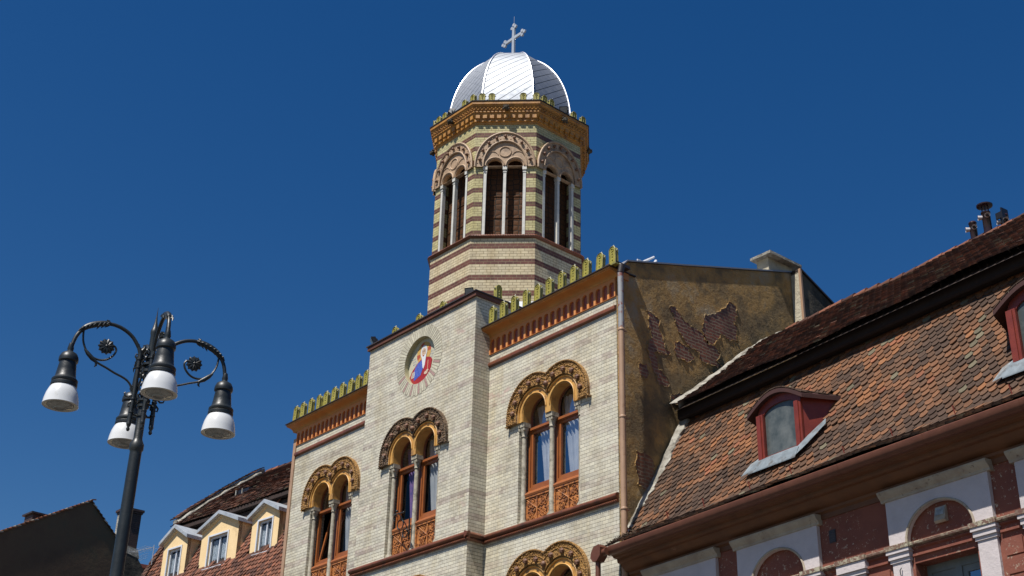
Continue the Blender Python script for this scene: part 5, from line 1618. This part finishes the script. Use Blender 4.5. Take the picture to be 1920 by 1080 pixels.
arm.matrix_parent_inverse = Matrix.Translation(-lamp.location)
m = MB()   # acanthus sleeve over the crown of the arm
lf = [p for p in armp if p[0] > .44 and p[1] > 7.18]
m.tube(loc3([(r, z + .004) for r, z in lf]), [.024 + .010 * math.sin(PI * i / (len(lf) - 1)) for i in range(len(lf))], 8)
for i, (r, z) in enumerate(lf[::2]):
    for s in (-1, 1):
        m.tube([Vector((r, s * .01, z)), Vector((r + .02, s * .035, z - .01)), Vector((r + .045, s * .03, z - .035 - .01 * (i % 3)))], [.014, .012, .003], 5)
m.tube([Vector((.47, 0, 7.33)), Vector((.455, 0, 7.345))], [.025, .006], 6)
m.build('leaf_sleeve', 'iron', arm, smooth=50)
m = MB()   # scroll and brace
sc = spline([(.69, 7.20), (.675, 7.07), (.62, 6.96), (.56, 6.92), (.49, 6.905), (.42, 6.925), (.365, 6.98), (.345, 7.04), (.365, 7.08)], 5)
m.tube(loc3(sc), [.011] * len(sc), 6)
br = spline([(.60, 6.94), (.56, 6.91), (.5, 6.87), (.41, 6.835), (.33, 6.80), (.22, 6.76), (.16, 6.71), (.12, 6.62)], 4)
m.tube(loc3(br), [.011] * len(br), 6)
m.tube(loc3([(.645, 6.99), (.61, 6.95), (.56, 6.905), (.51, 6.87)]), [.012, .022, .024, .012], 8)
m.tube(loc3([(.52, 6.88), (.515, 6.84), (.53, 6.82)]), [.014, .012, .003], 6)
m.tube(loc3([(.13, 6.60), (.16, 6.575), (.19, 6.58), (.20, 6.61), (.185, 6.62)]), [.010, .010, .009, .008, .005], 6)
m.build('scroll', 'iron', arm, smooth=50)
m = MB()   # rosette
c = Vector((.445, 0, 7.06))
m.tube([c + Vector((0, -.012, 0)), c + Vector((0, .012, 0))], .072, 18)
for k in range(11):
    a = k * 2 * PI / 11
    for s in (-1, 1):
        p = c + Vector((.05 * math.cos(a), s * .014, .05 * math.sin(a)))
        m.tube([c + Vector((.015 * math.cos(a), s * .018, .015 * math.sin(a))), p, c + Vector((.08 * math.cos(a), s * .006, .08 * math.sin(a)))], [.006, .016, .008], 5)
m.ball(c, .022, (1, 1.4, 1))
m.build('rosette', 'iron', arm, smooth=50)
arm.location = LC
arm.rotation_euler = (0, 0, AL)
for k in (1, 2, 3):
    copy_obj(arm, lamp, LC, (0, 0, AL + k * PI / 2))
# lamp heads: z=0 at the rim
m = MB()
m.lathe((0, 0, 0), [(.118, .19), (.128, .20), (.128, .225), (.12, .235), (.126, .245), (.126, .265), (.108, .285), (.10, .30), (.092, .36), (.091, .365), (.091, .372), (.083, .44), (.08, .455), (.094, .465), (.096, .485), (.092, .51), (.075, .545), (.045, .565), (.03, .572), (.028, .59), (.032, .60), (.022, .66), (.018, .66)], 24)
head = m.build('lamp_head', 'iron', lamp, smooth=35)
m = MB()
m.lathe((0, 0, 0), [(.118, .195), (.133, .17), (.152, .12), (.165, .06), (.170, .015), (.173, .0), (.168, -.003), (.165, .01)], 32)
m.build('shade', 'globe', head, smooth=40)
m = MB()
m.lathe((0, 0, 0), [(.167, .004), (.145, .006), (.140, .0), (.13, .004), (.125, .02)], 32)
m.build('shade_ring', 'globe_in', head, smooth=40)
m = MB(); pr = [(.127, .006)] + [(.127 * math.cos(t * PI / 16) , .006 + .0 - .030 * math.sin(t * PI / 16)) for t in range(9)]
m.lathe((0, 0, 0), pr[:-1] + [(0.0, -.024)], 24)
for q in range(10):
    a = q * PI / 5
    m.tube([Vector((.05 * math.cos(a), .05 * math.sin(a), -.024)), Vector((.118 * math.cos(a), .118 * math.sin(a), -.006))], .006, 4)
m.lathe((0, 0, 0), [(.048, -.02), (.055, -.034), (.062, -.02)], 16)
m.build('lens', 'lens', head, smooth=40)
first = True
for k in range(4):
    a = AL + k * PI / 2
    loc = LC + Vector((math.cos(a) * .78, math.sin(a) * .78, 6.36))
    if first: head.location = loc; head.rotation_euler = (0, 0, a); first = False; continue
    copy_obj(head, lamp, loc, (0, 0, a))
